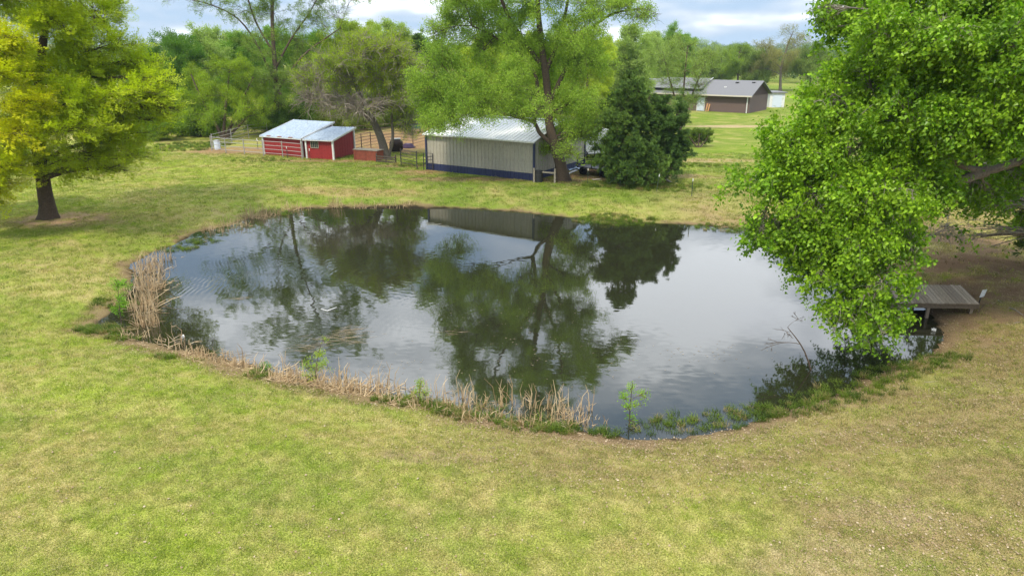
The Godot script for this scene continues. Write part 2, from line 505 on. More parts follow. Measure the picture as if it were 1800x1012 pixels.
# o: base pixel, trunk pixels, lobes [px, py, rx px, ry px, depth shift m, fullness]
func tree(called: String, label: String, category: String, o: Dictionary) -> Node3D:
	rng.seed = o.seed
	var base: Vector3 = o.base if o.has("base") else G(o.px[0], o.px[1])
	base.y = height(base.x, base.z) - 0.06
	var root := thing(called, base, label, category, o.get("group", ""))
	var z := base.z
	var m_bark: Material = M[o.get("bark", "bark_brown")]
	var tr: float = o.get("r", 0.25)
	var wood := MB.new()
	var thin := MB.new()
	var stems := []
	for path in o.get("stems", []):
		var p := PackedVector3Array()
		for q in path: p.append(at(q[0], q[1], z + (q[2] if q.size() > 2 else 0.0)) - base)
		if path.size() and p[0].length() < 1.2: p[0] = Vector3(p[0].x * 0.5, 0, p[0].z * 0.5)
		# smooth the polyline
		var s := PackedVector3Array()
		for i in p.size() - 1:
			for k in 4: s.append(p[i].cubic_interpolate(p[i + 1], p[maxi(i - 1, 0)], p[mini(i + 2, p.size() - 1)], k / 4.0))
		s.append(p[p.size() - 1])
		var r := PackedFloat32Array()
		var r0: float = tr * (1.0 if stems.is_empty() or o.get("multi", false) else o.get("second", 0.38))
		for i in s.size():
			var f := float(i) / (s.size() - 1)
			r.append(r0 * (1.0 - 0.72 * f) * (1.0 + (0.55 * exp(-s[i].y * 2.2 / maxf(tr * 2.0, 0.3)) if stems.is_empty() or o.get("multi", false) else 0.0)))
		wood.tube(s, r, 10, 0.06, rng.randf() * 6.0)
		stems.append([s, r])
	var spots := []
	var tint := PackedColorArray()
	var c0: Color = o.c0
	var c1: Color = o.c1
	var kind: String = o.get("leaf", "fine")
	var size: float = o.get("size", 1.0)
	var total_r := 0.0
	var tw_r: float = o.get("twig_r", 0.011)
	for l in o.lobes: total_r += float(l[2]) * float(l[3]) * (float(l[5]) if l.size() > 5 else 1.0)
	var scale := -z / F
	for l in o.lobes:
		var zz: float = z + (float(l[4]) if l.size() > 4 else rng.randf_range(-1, 1) * float(l[2]) * scale * 1.1)
		var c := at(l[0], l[1], zz) - base
		var rx: float = float(l[2]) * scale
		var ry: float = float(l[3]) * scale
		var full: float = float(l[5]) if l.size() > 5 else 1.0
		# the nearest point of a stem, somewhat lower than the lobe, carries its limb
		var best := 1e9
		var from := Vector3.ZERO
		var fr := 0.05
		for s in stems:
			for i in s[0].size():
				var q: Vector3 = s[0][i]
				if q.y < o.get("clear", 1.0) and i < s[0].size() - 2: continue
				var e := q.distance_to(c) + maxf(0.0, q.y - c.y + 0.25 * Vector2(q.x - c.x, q.z - c.z).length()) * 0.9
				if e < best:
					best = e
					from = q
					fr = s[1][i]
		var mid: Vector3 = from.lerp(c, 0.5) + Vector3(0, o.get("arch", 0.12) * from.distance_to(c), 0) + rand_dir() * 0.12 * rx
		var limb := bez(from, mid, c, 7)
		var lr := minf(fr * 0.6, 0.02 + 0.022 * from.distance_to(c))
		wood.tube(limb, taper(7, lr, lr * 0.35), 7, 0.05, rng.randf() * 6.0)
		var nb_: int = o.get("branches", 12)
		var want := int(float(o.sprigs) * o.get("thin", 0.45) * float(l[2]) * float(l[3]) * full / total_r)
		var tips := []
		for b in nb_:
			var st := along(limb, rng.randf_range(0.35, 1.0))
			var dir := rand_dir()
			if o.has("up"): dir = (dir + Vector3(0, o.up, 0)).normalized()
			var q := rng.randf_range(0.55, 1.0)
			var en := c + Vector3(dir.x * rx, dir.y * ry, dir.z * rx) * q
			if o.has("layer"): en.y = lerpf(en.y, st.y + 0.1 * rx, o.layer)
			var mm: Vector3 = st.lerp(en, 0.5) + Vector3(0, o.get("arch", 0.12) * st.distance_to(en), 0) + rand_dir() * 0.1 * rx
			var br := bez(st, mm, en, 5)
			var r0 := maxf(lr * 0.32, tw_r * 1.1)
			thin.tube(br, taper(5, r0, 0.007), 4)
			for k in int(o.get("twigs", 6)):
				var ts := along(br, rng.randf_range(0.25, 1.0))
				var td := (rand_dir() + (en - st).normalized() * 0.9 + Vector3(0, o.get("lift", 0.15), 0)).normalized()
				var te: Vector3 = ts + td * rng.randf_range(0.35, 0.8) * minf(rx, 1.6) * o.get("twig", 1.0)
				if o.has("layer"): te.y = lerpf(te.y, ts.y, o.layer)
				te.y -= o.get("droop", 0.0) * ts.distance_to(te)
				var tm := ts.lerp(te, 0.5) + Vector3(0, 0.12 * ts.distance_to(te), 0)
				thin.tube(PackedVector3Array([ts, tm, te]), PackedFloat32Array([tw_r, tw_r * 0.7, tw_r * 0.35]), 3)
				tips.append([ts, tm, te])
		for k in want:
			var t = tips[rng.randi() % tips.size()]
			var f := sqrt(rng.randf())
			var p: Vector3 = t[0].lerp(t[1], f).lerp(t[1].lerp(t[2], f), f) + rand_dir() * rng.randf() * 0.22 * size
			var dirv: Vector3 = (t[2] - t[0]).normalized()
			var bas: Basis
			if kind == "flat" or kind == "cedar" or kind == "broad":
				var fw := (dirv + rand_dir() * 0.6 + Vector3(0, -0.15 if kind == "broad" else 0.1, 0)).normalized()
				var sd := fw.cross(Vector3.UP + rand_dir() * 0.35).normalized()
				bas = Basis(sd, fw.cross(sd) * -1.0, fw)
			else:
				bas = Basis(Vector3.UP, rng.randf() * TAU) * Basis(Vector3.RIGHT, rng.randf_range(-0.7, 0.7))
			spots.append(Transform3D(bas.scaled(Vector3.ONE * size * rng.randf_range(0.7, 1.3)), p))
			var mixv := clampf(rng.randf() * 0.7 + 0.3 * sin(l[0] * 0.7 + l[1]) * 0.5 + 0.15, 0, 1)
			var cc := c0.lerp(c1, mixv)
			tint.append(cc * rng.randf_range(o.get("dim", 0.85), 1.25) * o.get("bright", 1.45))
	put("trunk", wood.mesh(), m_bark, root)
	if thin.v.size(): put("branches", thin.mesh(), M[o.get("twig_bark", o.get("bark", "bark_brown"))], root)
	if spots.size():
		var crown: MultiMeshInstance3D = many("crown", sprigs[kind][int(o.seed) % 3], M[o.get("leaf_mat", "leaf")], spots, tint, root)
		tag(crown, "", "", "", "stuff")
	return root

func make_trees() -> void:
	var lime0 := Color(0.20, 0.26, 0.012)
	var lime1 := Color(0.33, 0.36, 0.02)
	tree("golden_tree", "golden yellow leafed tree at the lawn's edge overlapping the lime green tree", "tree", {seed = 1, base = G(-75, 402), r = 0.32, clear = 1.5, layer = 0.42, leaf = "flat", size = 1.0, sprigs = 17000, thin = 0.65, bright = 1.7, branches = 16, twigs = 7, bark = "bark_brown",
		c0 = Color(0.35, 0.32, 0.01), c1 = Color(0.32, 0.37, 0.014), stems = [[[-75, 402], [-72, 300], [-70, 180], [-65, 60], [-60, -60]]],
		lobes = [[0, 75, 45, 36, 3], [25, 130, 40, 28, 3], [45, 180, 38, 26, 3], [30, 235, 45, 26, 3], [10, 290, 45, 24, 2.5], [-5, 335, 45, 26, 2], [-15, 372, 35, 16, 2], [-60, 100, 80, 60], [-70, 220, 90, 60], [-80, 20, 50, 45], [-130, 150, 80, 60], [-120, 270, 80, 50], [-60, -50, 40, 40]]})
	tree("lime_tree", "lime green layered tree with flared brown trunk on bare soil", "tree", {seed = 2, px = [85, 383], r = 0.42, clear = 2.0, layer = 0.42, leaf = "flat", size = 1.0, sprigs = 30000, thin = 0.6, bright = 1.8, branches = 17, twigs = 7,
		c0 = lime0, c1 = lime1, stems = [[[85, 383], [76, 330], [68, 270], [64, 200], [70, 120], [80, 30], [90, -60]], [[70, 260], [110, 180], [150, 100], [165, 30]]],
		lobes = [[100, 40, 75, 45], [175, 85, 50, 32], [215, 128, 55, 30], [245, 175, 60, 24], [262, 212, 55, 22], [225, 245, 65, 22], [165, 275, 70, 22], [110, 300, 60, 18], [230, 275, 50, 14], [285, 155, 32, 16], [258, 118, 32, 18], [300, 200, 24, 12], [150, 200, 70, 30], [110, 130, 70, 40], [40, 110, 70, 50], [30, 220, 70, 40], [60, 280, 60, 24], [90, -40, 85, 45], [10, -10, 80, 60], [170, 20, 45, 38], [80, -120, 60, 45], [282, 182, 30, 14], [200, 300, 35, 10], [110, 50, 60, 36, 2], [125, 180, 60, 36, 2.5], [120, 232, 60, 26, 4]]})
	var mid0 := Color(0.075, 0.15, 0.012)
	var mid1 := Color(0.16, 0.25, 0.02)
	tree("bushy_tree", "dense mid green tree rising behind the lime green tree", "tree", {seed = 3, px = [290, 232], r = 0.3, thin = 0.7, sprigs = 9000, size = 1.25, c0 = Color(0.05, 0.12, 0.012), c1 = Color(0.1, 0.19, 0.02), stems = [[[290, 232], [292, 170], [296, 100]]],
		lobes = [[300, 82, 42, 28], [268, 120, 42, 35], [335, 120, 42, 35], [300, 150, 55, 40], [260, 185, 50, 40], [335, 185, 45, 35], [300, 215, 60, 20]]})
	tree("multi_stem_tree", "yellow green tree on several dark stems beside the pale pipe fence", "tree", {seed = 4, px = [392, 243], r = 0.2, multi = true, sprigs = 9000, size = 1.0, c0 = Color(0.11, 0.19, 0.012), c1 = Color(0.22, 0.28, 0.015), bark = "bark_brown",
		stems = [[[390, 243], [372, 205], [350, 165], [335, 130]], [[393, 243], [395, 200], [400, 150], [405, 110]], [[398, 243], [412, 205], [430, 165], [445, 135]], [[402, 243], [420, 220], [450, 190]]],
		lobes = [[400, 125, 45, 30], [350, 140, 42, 32], [445, 150, 40, 32], [385, 165, 50, 30], [335, 180, 32, 28], [430, 190, 40, 26], [460, 205, 25, 20], [370, 205, 40, 18]]})
	tree("tall_sparse_tree", "tall airy tree with long dark bare limbs behind the red sheds", "tree", {seed = 5, px = [487, 234], r = 0.36, sprigs = 20000, size = 1.0, twigs = 7, twig = 1.3, branches = 13, c0 = Color(0.1, 0.16, 0.03), c1 = Color(0.19, 0.26, 0.04),
		stems = [[[487, 234], [486, 180], [484, 130], [480, 80], [478, 10], [485, -60], [495, -150]], [[484, 150], [455, 85], [420, 35], [370, 8], [315, -4]], [[484, 120], [510, 70], [545, 20], [570, -30]], [[486, 160], [530, 100], [575, 65], [598, 50]], [[482, 95], [450, 40], [430, -20], [415, -70]]],
		lobes = [[325, 0, 38, 14, 0, 0.5], [375, 10, 40, 18, -1, 0.5], [425, 20, 40, 26], [430, -40, 50, 40, 0, 0.8], [490, -50, 55, 45, 0, 0.8], [480, 20, 45, 35], [545, -10, 45, 40, 1, 0.8], [565, 40, 40, 28, 0, 0.7], [520, 70, 40, 30], [455, 85, 40, 35], [470, 140, 50, 35], [515, 135, 45, 35], [500, 185, 40, 25], [590, 20, 25, 25, 0, 0.5], [350, -50, 60, 45], [430, -100, 65, 45], [510, -120, 70, 50], [590, -70, 60, 50], [560, -170, 60, 45], [470, -190, 65, 45], [390, -150, 55, 40], [630, -20, 30, 30]]})
	tree("tangled_tree", "leaning tree with tangled grey bare twigs and yellow green leaves", "tree", {seed = 6, px = [678, 279], r = 0.42, clear = 1.8, sprigs = 6500, size = 0.95, branches = 26, twigs = 14, twig = 1.1, twig_r = 0.024, thin = 0.6, bark = "bark_grey", twig_bark = "bark_pale", c0 = Color(0.13, 0.2, 0.015), c1 = Color(0.26, 0.31, 0.02),
		stems = [[[676, 279], [672, 250], [660, 222], [645, 190], [625, 150], [615, 110]], [[684, 277], [690, 245], [688, 205], [690, 160], [700, 115]], [[660, 222], [610, 175], [570, 165], [540, 180]]],
		lobes = [[605, 190, 55, 22, 2, 0.03], [560, 175, 40, 26, 1.5, 0.05], [640, 190, 45, 22, 2, 0.04], [545, 140, 32, 26, 0, 0.7], [580, 115, 42, 28], [635, 90, 45, 26], [690, 90, 40, 26], [715, 125, 32, 30], [660, 130, 50, 32, 0, 1.2], [610, 145, 50, 28, 1, 0.7], [705, 170, 32, 32], [715, 215, 25, 25], [670, 185, 25, 22, 0, 0.6]]})
	tree("elm_tree", "big spreading elm whose leaning trunk stands beside the metal building", "tree", {seed = 7, px = [990, 317], r = 0.45, clear = 2.4, sprigs = 38000, thin = 0.46, bright = 1.75, size = 0.95, branches = 18, twigs = 8, bark = "bark_brown", c0 = Color(0.10, 0.17, 0.02), c1 = Color(0.21, 0.29, 0.035),
		stems = [[[990, 317], [984, 285], [974, 250], [965, 215], [962, 150], [952, 80], [945, 0], [950, -70]], [[976, 258], [950, 235], [938, 215], [905, 205], [870, 196], [830, 200]], [[938, 216], [945, 170], [940, 130], [915, 95], [870, 65], [830, 45]], [[966, 180], [1000, 110], [1030, 60], [1075, 25], [1130, 15]], [[958, 130], [985, 60], [1000, -10], [1010, -80]], [[948, 110], [900, 40], [870, -30], [850, -80]]],
		lobes = [[795, 30, 45, 38], [775, 110, 35, 40], [770, 175, 32, 32], [800, 215, 38, 20, -2, 0.7], [830, 160, 45, 36], [850, 90, 50, 36], [860, 20, 50, 38], [900, 150, 45, 38], [920, 60, 50, 40], [950, -10, 60, 45], [960, 120, 48, 40], [985, 185, 42, 36], [1010, 60, 50, 38], [1050, 15, 50, 30], [1105, 15, 42, 25, 0, 0.7], [1140, 28, 22, 16, 0, 0.5], [1035, 115, 40, 36], [1030, 180, 35, 34], [935, 195, 35, 22, 3, 0.8], [985, 235, 36, 20], [1020, 230, 28, 18], [850, -60, 65, 45], [950, -85, 75, 45], [1040, -60, 65, 42], [970, -135, 55, 30], [800, -20, 45, 35], [760, 60, 22, 25, 0, 0.5], [950, 262, 20, 14, -1, 0.8], [770, 215, 30, 24, 2], [820, 190, 40, 24, 2], [870, 185, 40, 22, 2.5], [1045, 230, 25, 22, 1], [1000, 270, 25, 14, 2, 0.7], [740, 150, 26, 30]]})
	var dark0 := Color(0.03, 0.065, 0.012)
	var dark1 := Color(0.085, 0.14, 0.018)
	tree("cedar_tree", "dark green conical cedar with a dead board leaning at its foot", "tree", {seed = 8, px = [1092, 324], r = 0.22, clear = 0.6, leaf = "cedar", leaf_mat = "needle", size = 0.8, thin = 0.75, sprigs = 11000, branches = 16, twigs = 6, lift = 0.3, c0 = dark0, c1 = dark1,
		stems = [[[1092, 324], [1094, 260], [1102, 190], [1110, 128]]],
		lobes = [[1112, 140, 10, 16, 0], [1110, 165, 24, 20], [1098, 192, 30, 22], [1125, 195, 25, 22], [1088, 220, 28, 26], [1120, 225, 34, 28], [1078, 258, 26, 24], [1105, 262, 38, 26], [1135, 268, 32, 26], [1080, 290, 32, 18], [1110, 302, 42, 18], [1145, 300, 30, 18]]})
	tree("cedar_tree", "lower dark cedar with ragged upright shoots beside the conical cedar", "tree", {seed = 9, px = [1168, 316], r = 0.16, clear = 0.5, leaf = "cedar", leaf_mat = "needle", size = 0.8, thin = 0.7, sprigs = 7000, branches = 14, twigs = 6, lift = 0.5, c0 = dark0, c1 = Color(0.06, 0.11, 0.018),
		stems = [[[1168, 316], [1168, 250], [1160, 170]], [[1168, 290], [1185, 230], [1200, 180]]],
		lobes = [[1160, 195, 18, 26], [1165, 228, 28, 30], [1185, 240, 26, 28], [1192, 270, 24, 20], [1168, 275, 36, 24], [1160, 300, 34, 14], [1197, 200, 14, 28, 0, 0.5]]})
	tree("willow_tree", "thin grey green willow with fanned stems in front of the brick house", "tree", {seed = 10, px = [1192, 232], r = 0.16, multi = true, thin = 0.33, sprigs = 6500, size = 0.9, twigs = 7, twig = 1.2, lift = 0.5, c0 = Color(0.12, 0.18, 0.045), c1 = Color(0.2, 0.26, 0.06),
		stems = [[[1192, 232], [1188, 180], [1175, 130], [1165, 90]], [[1194, 232], [1200, 180], [1205, 120], [1210, 80]], [[1196, 232], [1212, 180], [1232, 130], [1245, 100]]],
		lobes = [[1200, 85, 34, 25], [1235, 105, 24, 24], [1165, 105, 30, 28], [1205, 125, 35, 22], [1180, 150, 28, 18, 0, 0.6], [1228, 148, 22, 16, 0, 0.6], [1195, 185, 35, 18], [1222, 180, 18, 12]]})
	tree("shrub", "low round olive shrub alone on the grass near the house", "shrub", {seed = 11, px = [1228, 259], r = 0.08, multi = true, clear = 0.1, leaf = "cedar", leaf_mat = "leaf", sprigs = 1500, size = 0.9, c0 = Color(0.07, 0.11, 0.02), c1 = Color(0.13, 0.18, 0.03), lift = 0.6,
		stems = [[[1225, 259], [1218, 248], [1212, 240]], [[1228, 259], [1229, 245], [1230, 235]], [[1231, 259], [1240, 248], [1246, 238]]],
		lobes = [[1214, 244, 10, 9], [1229, 238, 12, 10], [1243, 242, 11, 9], [1228, 250, 18, 7]]})
	# the row of trees behind the corral and the building
	var row := [
		["pale green tree behind the multi stemmed tree", 345, 222, 70, 46, 0.6, 0], ["mid green tree between the tall airy tree and the lime tree", 420, 218, 75, 44, 0.5, 1], ["mid green tree close behind the tall airy tree", 545, 222, 72, 44, 0.5, 1],
		["yellow green tree behind the tangled tree", 610, 220, 55, 48, 0.8, 2], ["pale leafed tree behind the tangled tree's crown", 690, 216, 52, 42, 0.6, 0], ["rounded green tree left of the elm's crown", 755, 214, 85, 40, 0.4, 1],
		["yellow green tree seen through the elm's crown", 840, 215, 80, 50, 0.8, 2], ["bright green tree behind the middle of the elm", 930, 214, 72, 50, 0.6, 2], ["yellow green tree right of the elm's trunk", 1030, 212, 70, 48, 0.9, 2],
		["grey green tree behind the conical cedar", 1105, 205, 62, 46, 0.5, 0], ["pale grey green tree beside the willow", 1160, 172, 62, 42, 0.4, 0], ["bright green narrow tree rising above the willow", 1190, 170, 48, 30, 0.2, 1],
		["olive tree between the bushy tree and the tall airy tree", 385, 205, 55, 50, 0.4, 0], ["dark green tree far behind the larger red shed", 490, 205, 62, 50, 0.4, 1], ["olive green tree far behind the tangled tree", 650, 203, 60, 46, 0.4, 2], ["mid green tree far behind the elm's left limbs", 880, 200, 64, 52, 0.4, 1], ["pale green tree far behind the metal building's end", 985, 200, 66, 46, 0.4, 0], ["olive tree at the field's edge behind the cedars", 1075, 192, 72, 44, 0.4, 2], ["grey green tree behind the house's left roof", 1135, 180, 70, 40, 0.4, 0]]
	var i := 0
	for r in row:
		i += 1
		var x: float = r[1]
		var y0: float = r[2]
		var top: float = r[3] - 8.0
		var w: float = r[4]
		var tone: Array = [[Color(0.13, 0.18, 0.05), Color(0.21, 0.27, 0.07)], [Color(0.06, 0.13, 0.015), Color(0.12, 0.2, 0.025)], [Color(0.13, 0.19, 0.015), Color(0.26, 0.3, 0.02)]][r[6]]
		tree("background_tree", r[0], "tree", {seed = 30 + i, px = [x, y0], r = 0.28, sprigs = 5500, thin = 1.0, size = 1.5, bright = 1.85, branches = 10, twigs = 5, twig = 1.2, group = "trees behind the farm buildings", c0 = tone[0], c1 = tone[1],
			stems = [[[x, y0], [x + 3, lerpf(y0, top, 0.4)], [x - 2, lerpf(y0, top, 0.85)]]],
			lobes = [[x, top + 20, w * 0.55, 24], [x - w * 0.55, top + 45, w * 0.5, 28], [x + w * 0.55, top + 42, w * 0.5, 28], [x, top + 65, w * 0.6, 30], [x - w * 0.5, top + 95, w * 0.5, 28], [x + w * 0.5, top + 95, w * 0.5, 28], [x, y0 - 25, w * 0.7, 20]]})
	for b in [[480, 236, 60, "dark"], [530, 234, 60, "dark"], [580, 232, 55, "olive"], [640, 226, 45, "olive"], [775, 222, 60, "mid"], [350, 240, 55, "mid"], [270, 246, 50, "mid"], [830, 220, 55, "olive"], [900, 218, 50, "mid"], [1060, 226, 45, "olive"], [700, 222, 40, "mid"]]:
		i += 1
		var x: float = b[0]
		var y0: float = b[1]
		var w: float = b[2]
		var tone: Array = {dark = [Color(0.05, 0.1, 0.012), Color(0.1, 0.17, 0.02)], olive = [Color(0.11, 0.15, 0.03), Color(0.2, 0.24, 0.04)], mid = [Color(0.09, 0.16, 0.015), Color(0.17, 0.25, 0.02)]}[b[3]]
		tree("thicket_bush", "%s green thicket bush growing %s" % [b[3], {480: "behind the larger red shed's roof", 530: "behind the gap between the red sheds", 580: "behind the smaller red shed's roof", 640: "at the back of the corral left of the tangled tree", 775: "left behind the metal building's roof", 350: "behind the corner of the pale pipe fence", 270: "under the dense tree beside the lime tree", 830: "behind the metal building's ridge", 900: "behind the middle of the metal building", 1060: "behind the white trailer", 700: "at the back of the corral behind the tangled tree"}[b[0]]], "bush", {seed = 70 + i, px = [x, y0], r = 0.1, multi = true, clear = 0.2, sprigs = 2200, thin = 1.0, size = 1.3, group = "thicket behind the farm buildings", c0 = tone[0], c1 = tone[1],
			stems = [[[x - 3, y0], [x - 10, y0 - 25]], [[x + 3, y0], [x + 8, y0 - 30]]], lobes = [[x, y0 - 35, w * 0.5, 16], [x - w * 0.5, y0 - 22, w * 0.4, 14], [x + w * 0.5, y0 - 22, w * 0.4, 14], [x, y0 - 14, w * 0.6, 12]]})
	tree("cedar_tree", "small dark cedar standing behind the tangled tree", "tree", {seed = 50, px = [738, 218], r = 0.2, clear = 0.6, leaf = "cedar", leaf_mat = "needle", size = 1.6, sprigs = 3000, c0 = dark0, c1 = dark1, stems = [[[738, 218], [738, 140], [736, 62]]],
		lobes = [[736, 70, 9, 14, 0], [734, 92, 18, 18], [738, 118, 24, 20], [738, 150, 28, 22], [738, 185, 30, 22]]})
	tree("field_tree", "bright green rounded tree behind the house roof", "tree", {seed = 51, px = [1297, 158], r = 0.3, sprigs = 4500, size = 2.0, c0 = Color(0.1, 0.16, 0.02), c1 = Color(0.19, 0.25, 0.03), twig = 1.5,
		stems = [[[1297, 158], [1298, 125], [1300, 90]]], lobes = [[1300, 92, 22, 15], [1285, 112, 20, 18], [1315, 110, 20, 18], [1300, 130, 28, 18]]})
	tree("field_tree", "brownish half bare tree behind the house's right end", "tree", {seed = 52, px = [1372, 160], r = 0.35, sprigs = 3200, size = 1.7, branches = 16, twigs = 8, twig = 1.5, bark = "bark_grey", c0 = Color(0.15, 0.14, 0.05), c1 = Color(0.22, 0.21, 0.07),
		stems = [[[1372, 160], [1374, 120], [1385, 80], [1395, 55]], [[1374, 120], [1350, 95], [1345, 75]]], lobes = [[1390, 60, 30, 16, 0, 0.3], [1350, 90, 25, 20], [1380, 95, 30, 22], [1405, 80, 25, 22, 0, 0.5], [1370, 125, 35, 22], [1340, 118, 22, 18]]})
	tree("field_tree", "slim pale green tree left of the house's ridge", "tree", {seed = 53, px = [1270, 156], r = 0.25, sprigs = 2500, size = 1.8, c0 = Color(0.13, 0.19, 0.05), c1 = Color(0.21, 0.27, 0.06), twig = 1.4,
		stems = [[[1270, 156], [1269, 125], [1268, 98]]], lobes = [[1267, 100, 12, 14], [1258, 120, 15, 14], [1276, 118, 13, 14], [1266, 136, 18, 14]]})
	for f in [["rounded olive tree between the house roof and the brownish tree", 1335, 158, 98, 26], ["mid green tree at the field's edge beyond the brownish tree", 1425, 160, 84, 36], ["small green tree left of the slim tree behind the house", 1240, 156, 96, 24]]:
		var x: float = f[1]
		var tp: float = f[3]
		var w: float = f[4]
		tree("field_tree", f[0], "tree", {seed = 160 + int(x), px = [x, f[2]], r = 0.3, sprigs = 3600, thin = 0.8, size = 2.0, c0 = Color(0.09, 0.14, 0.025), c1 = Color(0.17, 0.22, 0.035), twig = 1.5,
			stems = [[[x, f[2]], [x + 1, lerpf(f[2], tp, 0.5)], [x, tp + 10]]], lobes = [[x, tp + 10, w * 0.6, 13], [x - w * 0.5, tp + 26, w * 0.5, 15], [x + w * 0.5, tp + 26, w * 0.5, 15], [x, tp + 40, w * 0.8, 15]]})
	# the big cottonwood that hangs over the water
	tree("cottonwood_tree", "big bright green cottonwood hanging over the pond and the dock", "tree", {seed = 60, base = Vector3(20.5, 0, -21.5), r = 0.6, clear = 3.0, leaf = "broad", leaf_mat = "leaf_glossy", size = 1.0, sprigs = 68000, branches = 15, twigs = 9, twig = 0.8, dim = 0.65, bright = 1.68, twig_r = 0.01, arch = 0.1, droop = 0.25, lift = -0.1, bark = "bark_grey", twig_bark = "bark_pale",
		c0 = Color(0.06, 0.13, 0.008), c1 = Color(0.185, 0.29, 0.014), second = 0.3, thin = 0.47,
		stems = [[[2010, 580], [1990, 460], [1960, 350], [1930, 200], [1890, 60], [1850, -80]], [[1965, 365], [1880, 295], [1800, 283], [1735, 300], [1680, 285], [1620, 230], [1540, 190]], [[1735, 300], [1690, 318], [1640, 345], [1590, 400], [1550, 470]], [[1940, 240], [1800, 150], [1660, 80], [1540, 20]], [[1640, 345], [1560, 320], [1460, 310], [1370, 320]]],
		lobes = [[1340, 325, 60, 38, 0], [1400, 260, 60, 45, 0], [1440, 350, 70, 45, 0.75], [1390, 420, 55, 40, 0.75], [1440, 470, 60, 45, 1.25, 0.6], [1500, 410, 65, 50, 1.5], [1540, 490, 55, 45, 1.75, 0.6], [1480, 550, 45, 36, 2.0, 0.6], [1530, 575, 45, 30, 2.1, 0.6], [1575, 555, 22, 28, 2.0, 0.6], [1600, 430, 28, 40, 1.5, 0.7], [1500, 250, 75, 60, 0.25], [1450, 180, 60, 45, -0.5], [1520, 130, 70, 50, -1], [1560, 330, 65, 50, 1.25], [1600, 210, 75, 55, 0.75], [1620, 110, 80, 55, -0.5], [1690, 190, 75, 50, 1.0], [1740, 100, 75, 55, 0.5], [1780, 210, 55, 40, 1.25, 0.8], [1500, 40, 60, 45, -2], [1590, 20, 70, 45, -2], [1700, 20, 80, 50, -1], [1800, 30, 70, 60, 0], [1560, -60, 80, 50, -2], [1700, -80, 90, 60, -1], [1830, -80, 90, 70, 0], [1900, 120, 80, 70, 0.5], [1440, 20, 25, 25, -2, 0.5], [1330, 400, 25, 20, 0.5, 0.6], [1435, 430, 60, 42, -2.2, 0.7], [1630, 325, 110, 55, -9, 0.6], [1720, 310, 110, 60, -9.5, 0.6], [1800, 300, 100, 70, -9, 0.6], [1560, 320, 90, 55, -8, 0.6], [1480, 330, 90, 50, -7, 0.6], [1430, 285, 80, 45, -7, 0.5], [1700, 200, 110, 80, -10, 0.4], [1810, 180, 70, 60, 2], [1800, 90, 60, 60, 2], [1600, 250, 70, 50, -7, 0.6], [1700, 225, 80, 55, -8, 0.6], [1780, 240, 60, 50, -8, 0.6], [1550, 300, 60, 45, -6, 0.6], [1650, 150, 80, 60, -8, 0.5], [1780, 130, 70, 60, -8, 0.5], [1685, 395, 40, 35, -2.5, 0.03], [1725, 415, 35, 35, -3, 0.03], [1520, 420, 60, 42, -2.6, 0.7], [1500, 490, 50, 35, -1.2, 0.6], [1585, 410, 45, 40, -3, 0.7], [1650, 315, 50, 25, -6, 0.8], [1720, 320, 60, 25, -6.5, 0.8], [1785, 320, 50, 35, -6, 0.8], [1830, 360, 50, 40, -5, 0.8], [1650, 270, 50, 30, -1.2, 0.8], [1700, 240, 45, 24, -1, 0.8], [1770, 300, 55, 22, -1.5, 0.7], [1700, 330, 60, 25, -2, 0.7], [1640, 340, 40, 40, 0.75, 0.8], [1790, 235, 40, 24, -1, 0.7], [1600, 300, 40, 30, 0.5], [1560, 60, 60, 40, 0.5], [1660, 60, 60, 40, 1.0], [1750, 350, 60, 20, -3, 0.5], [1900, 260, 70, 50, 0.5, 0.5], [2060, 60, 100, 90, 0], [2080, 250, 90, 70, 0, 0.6]]})
	tree("cedar_tree", "dark cedar at the edge of the bare ground beyond the dock", "tree", {seed = 61, base = G(1850, 470), r = 0.2, clear = 0.5, leaf = "cedar", leaf_mat = "needle", size = 0.9, sprigs = 5000, branches = 12, c0 = dark0, c1 = dark1,
		stems = [[[1850, 470], [1852, 380], [1856, 260]]], lobes = [[1850, 270, 25, 40], [1840, 330, 40, 36], [1820, 380, 45, 30], [1860, 400, 55, 36], [1835, 425, 45, 20], [1900, 340, 40, 40]]})

func make_far_wood() -> void:
	rng.seed = 77
	var spots := []
	var tint := PackedColorArray()
	for k in 7000:
		var a := rng.randf_range(-0.75, 0.75)
		var dist := rng.randf_range(420.0, 1500.0) if k % 3 else rng.randf_range(190.0, 420.0)
		var x := sin(a) * dist
		var z := -cos(a) * dist
		if na.get_noise_2d(x * 0.12, z * 0.12) < (-0.22 if dist > 420.0 else 0.1): continue
		var s := rng.randf_range(7.0, 13.0)
		for q in 5:
			spots.append(Transform3D(Basis(Vector3.UP, rng.randf() * TAU).scaled(Vector3(s, s * 0.9, s)), Vector3(x + rng.randf_range(-3, 3), height(x, z, 9.0) + s * rng.randf_range(0.15, 0.55), z + rng.randf_range(-3, 3))))
			tint.append(Color(0.06, 0.12, 0.02).lerp(Color(0.16, 0.21, 0.05), rng.randf()))
	var o := many("far_wood", sprigs.fine[0], M.leaf, spots, tint)
	tag(o, "far off woodland on the low rise along the horizon", "woodland", "", "stuff")

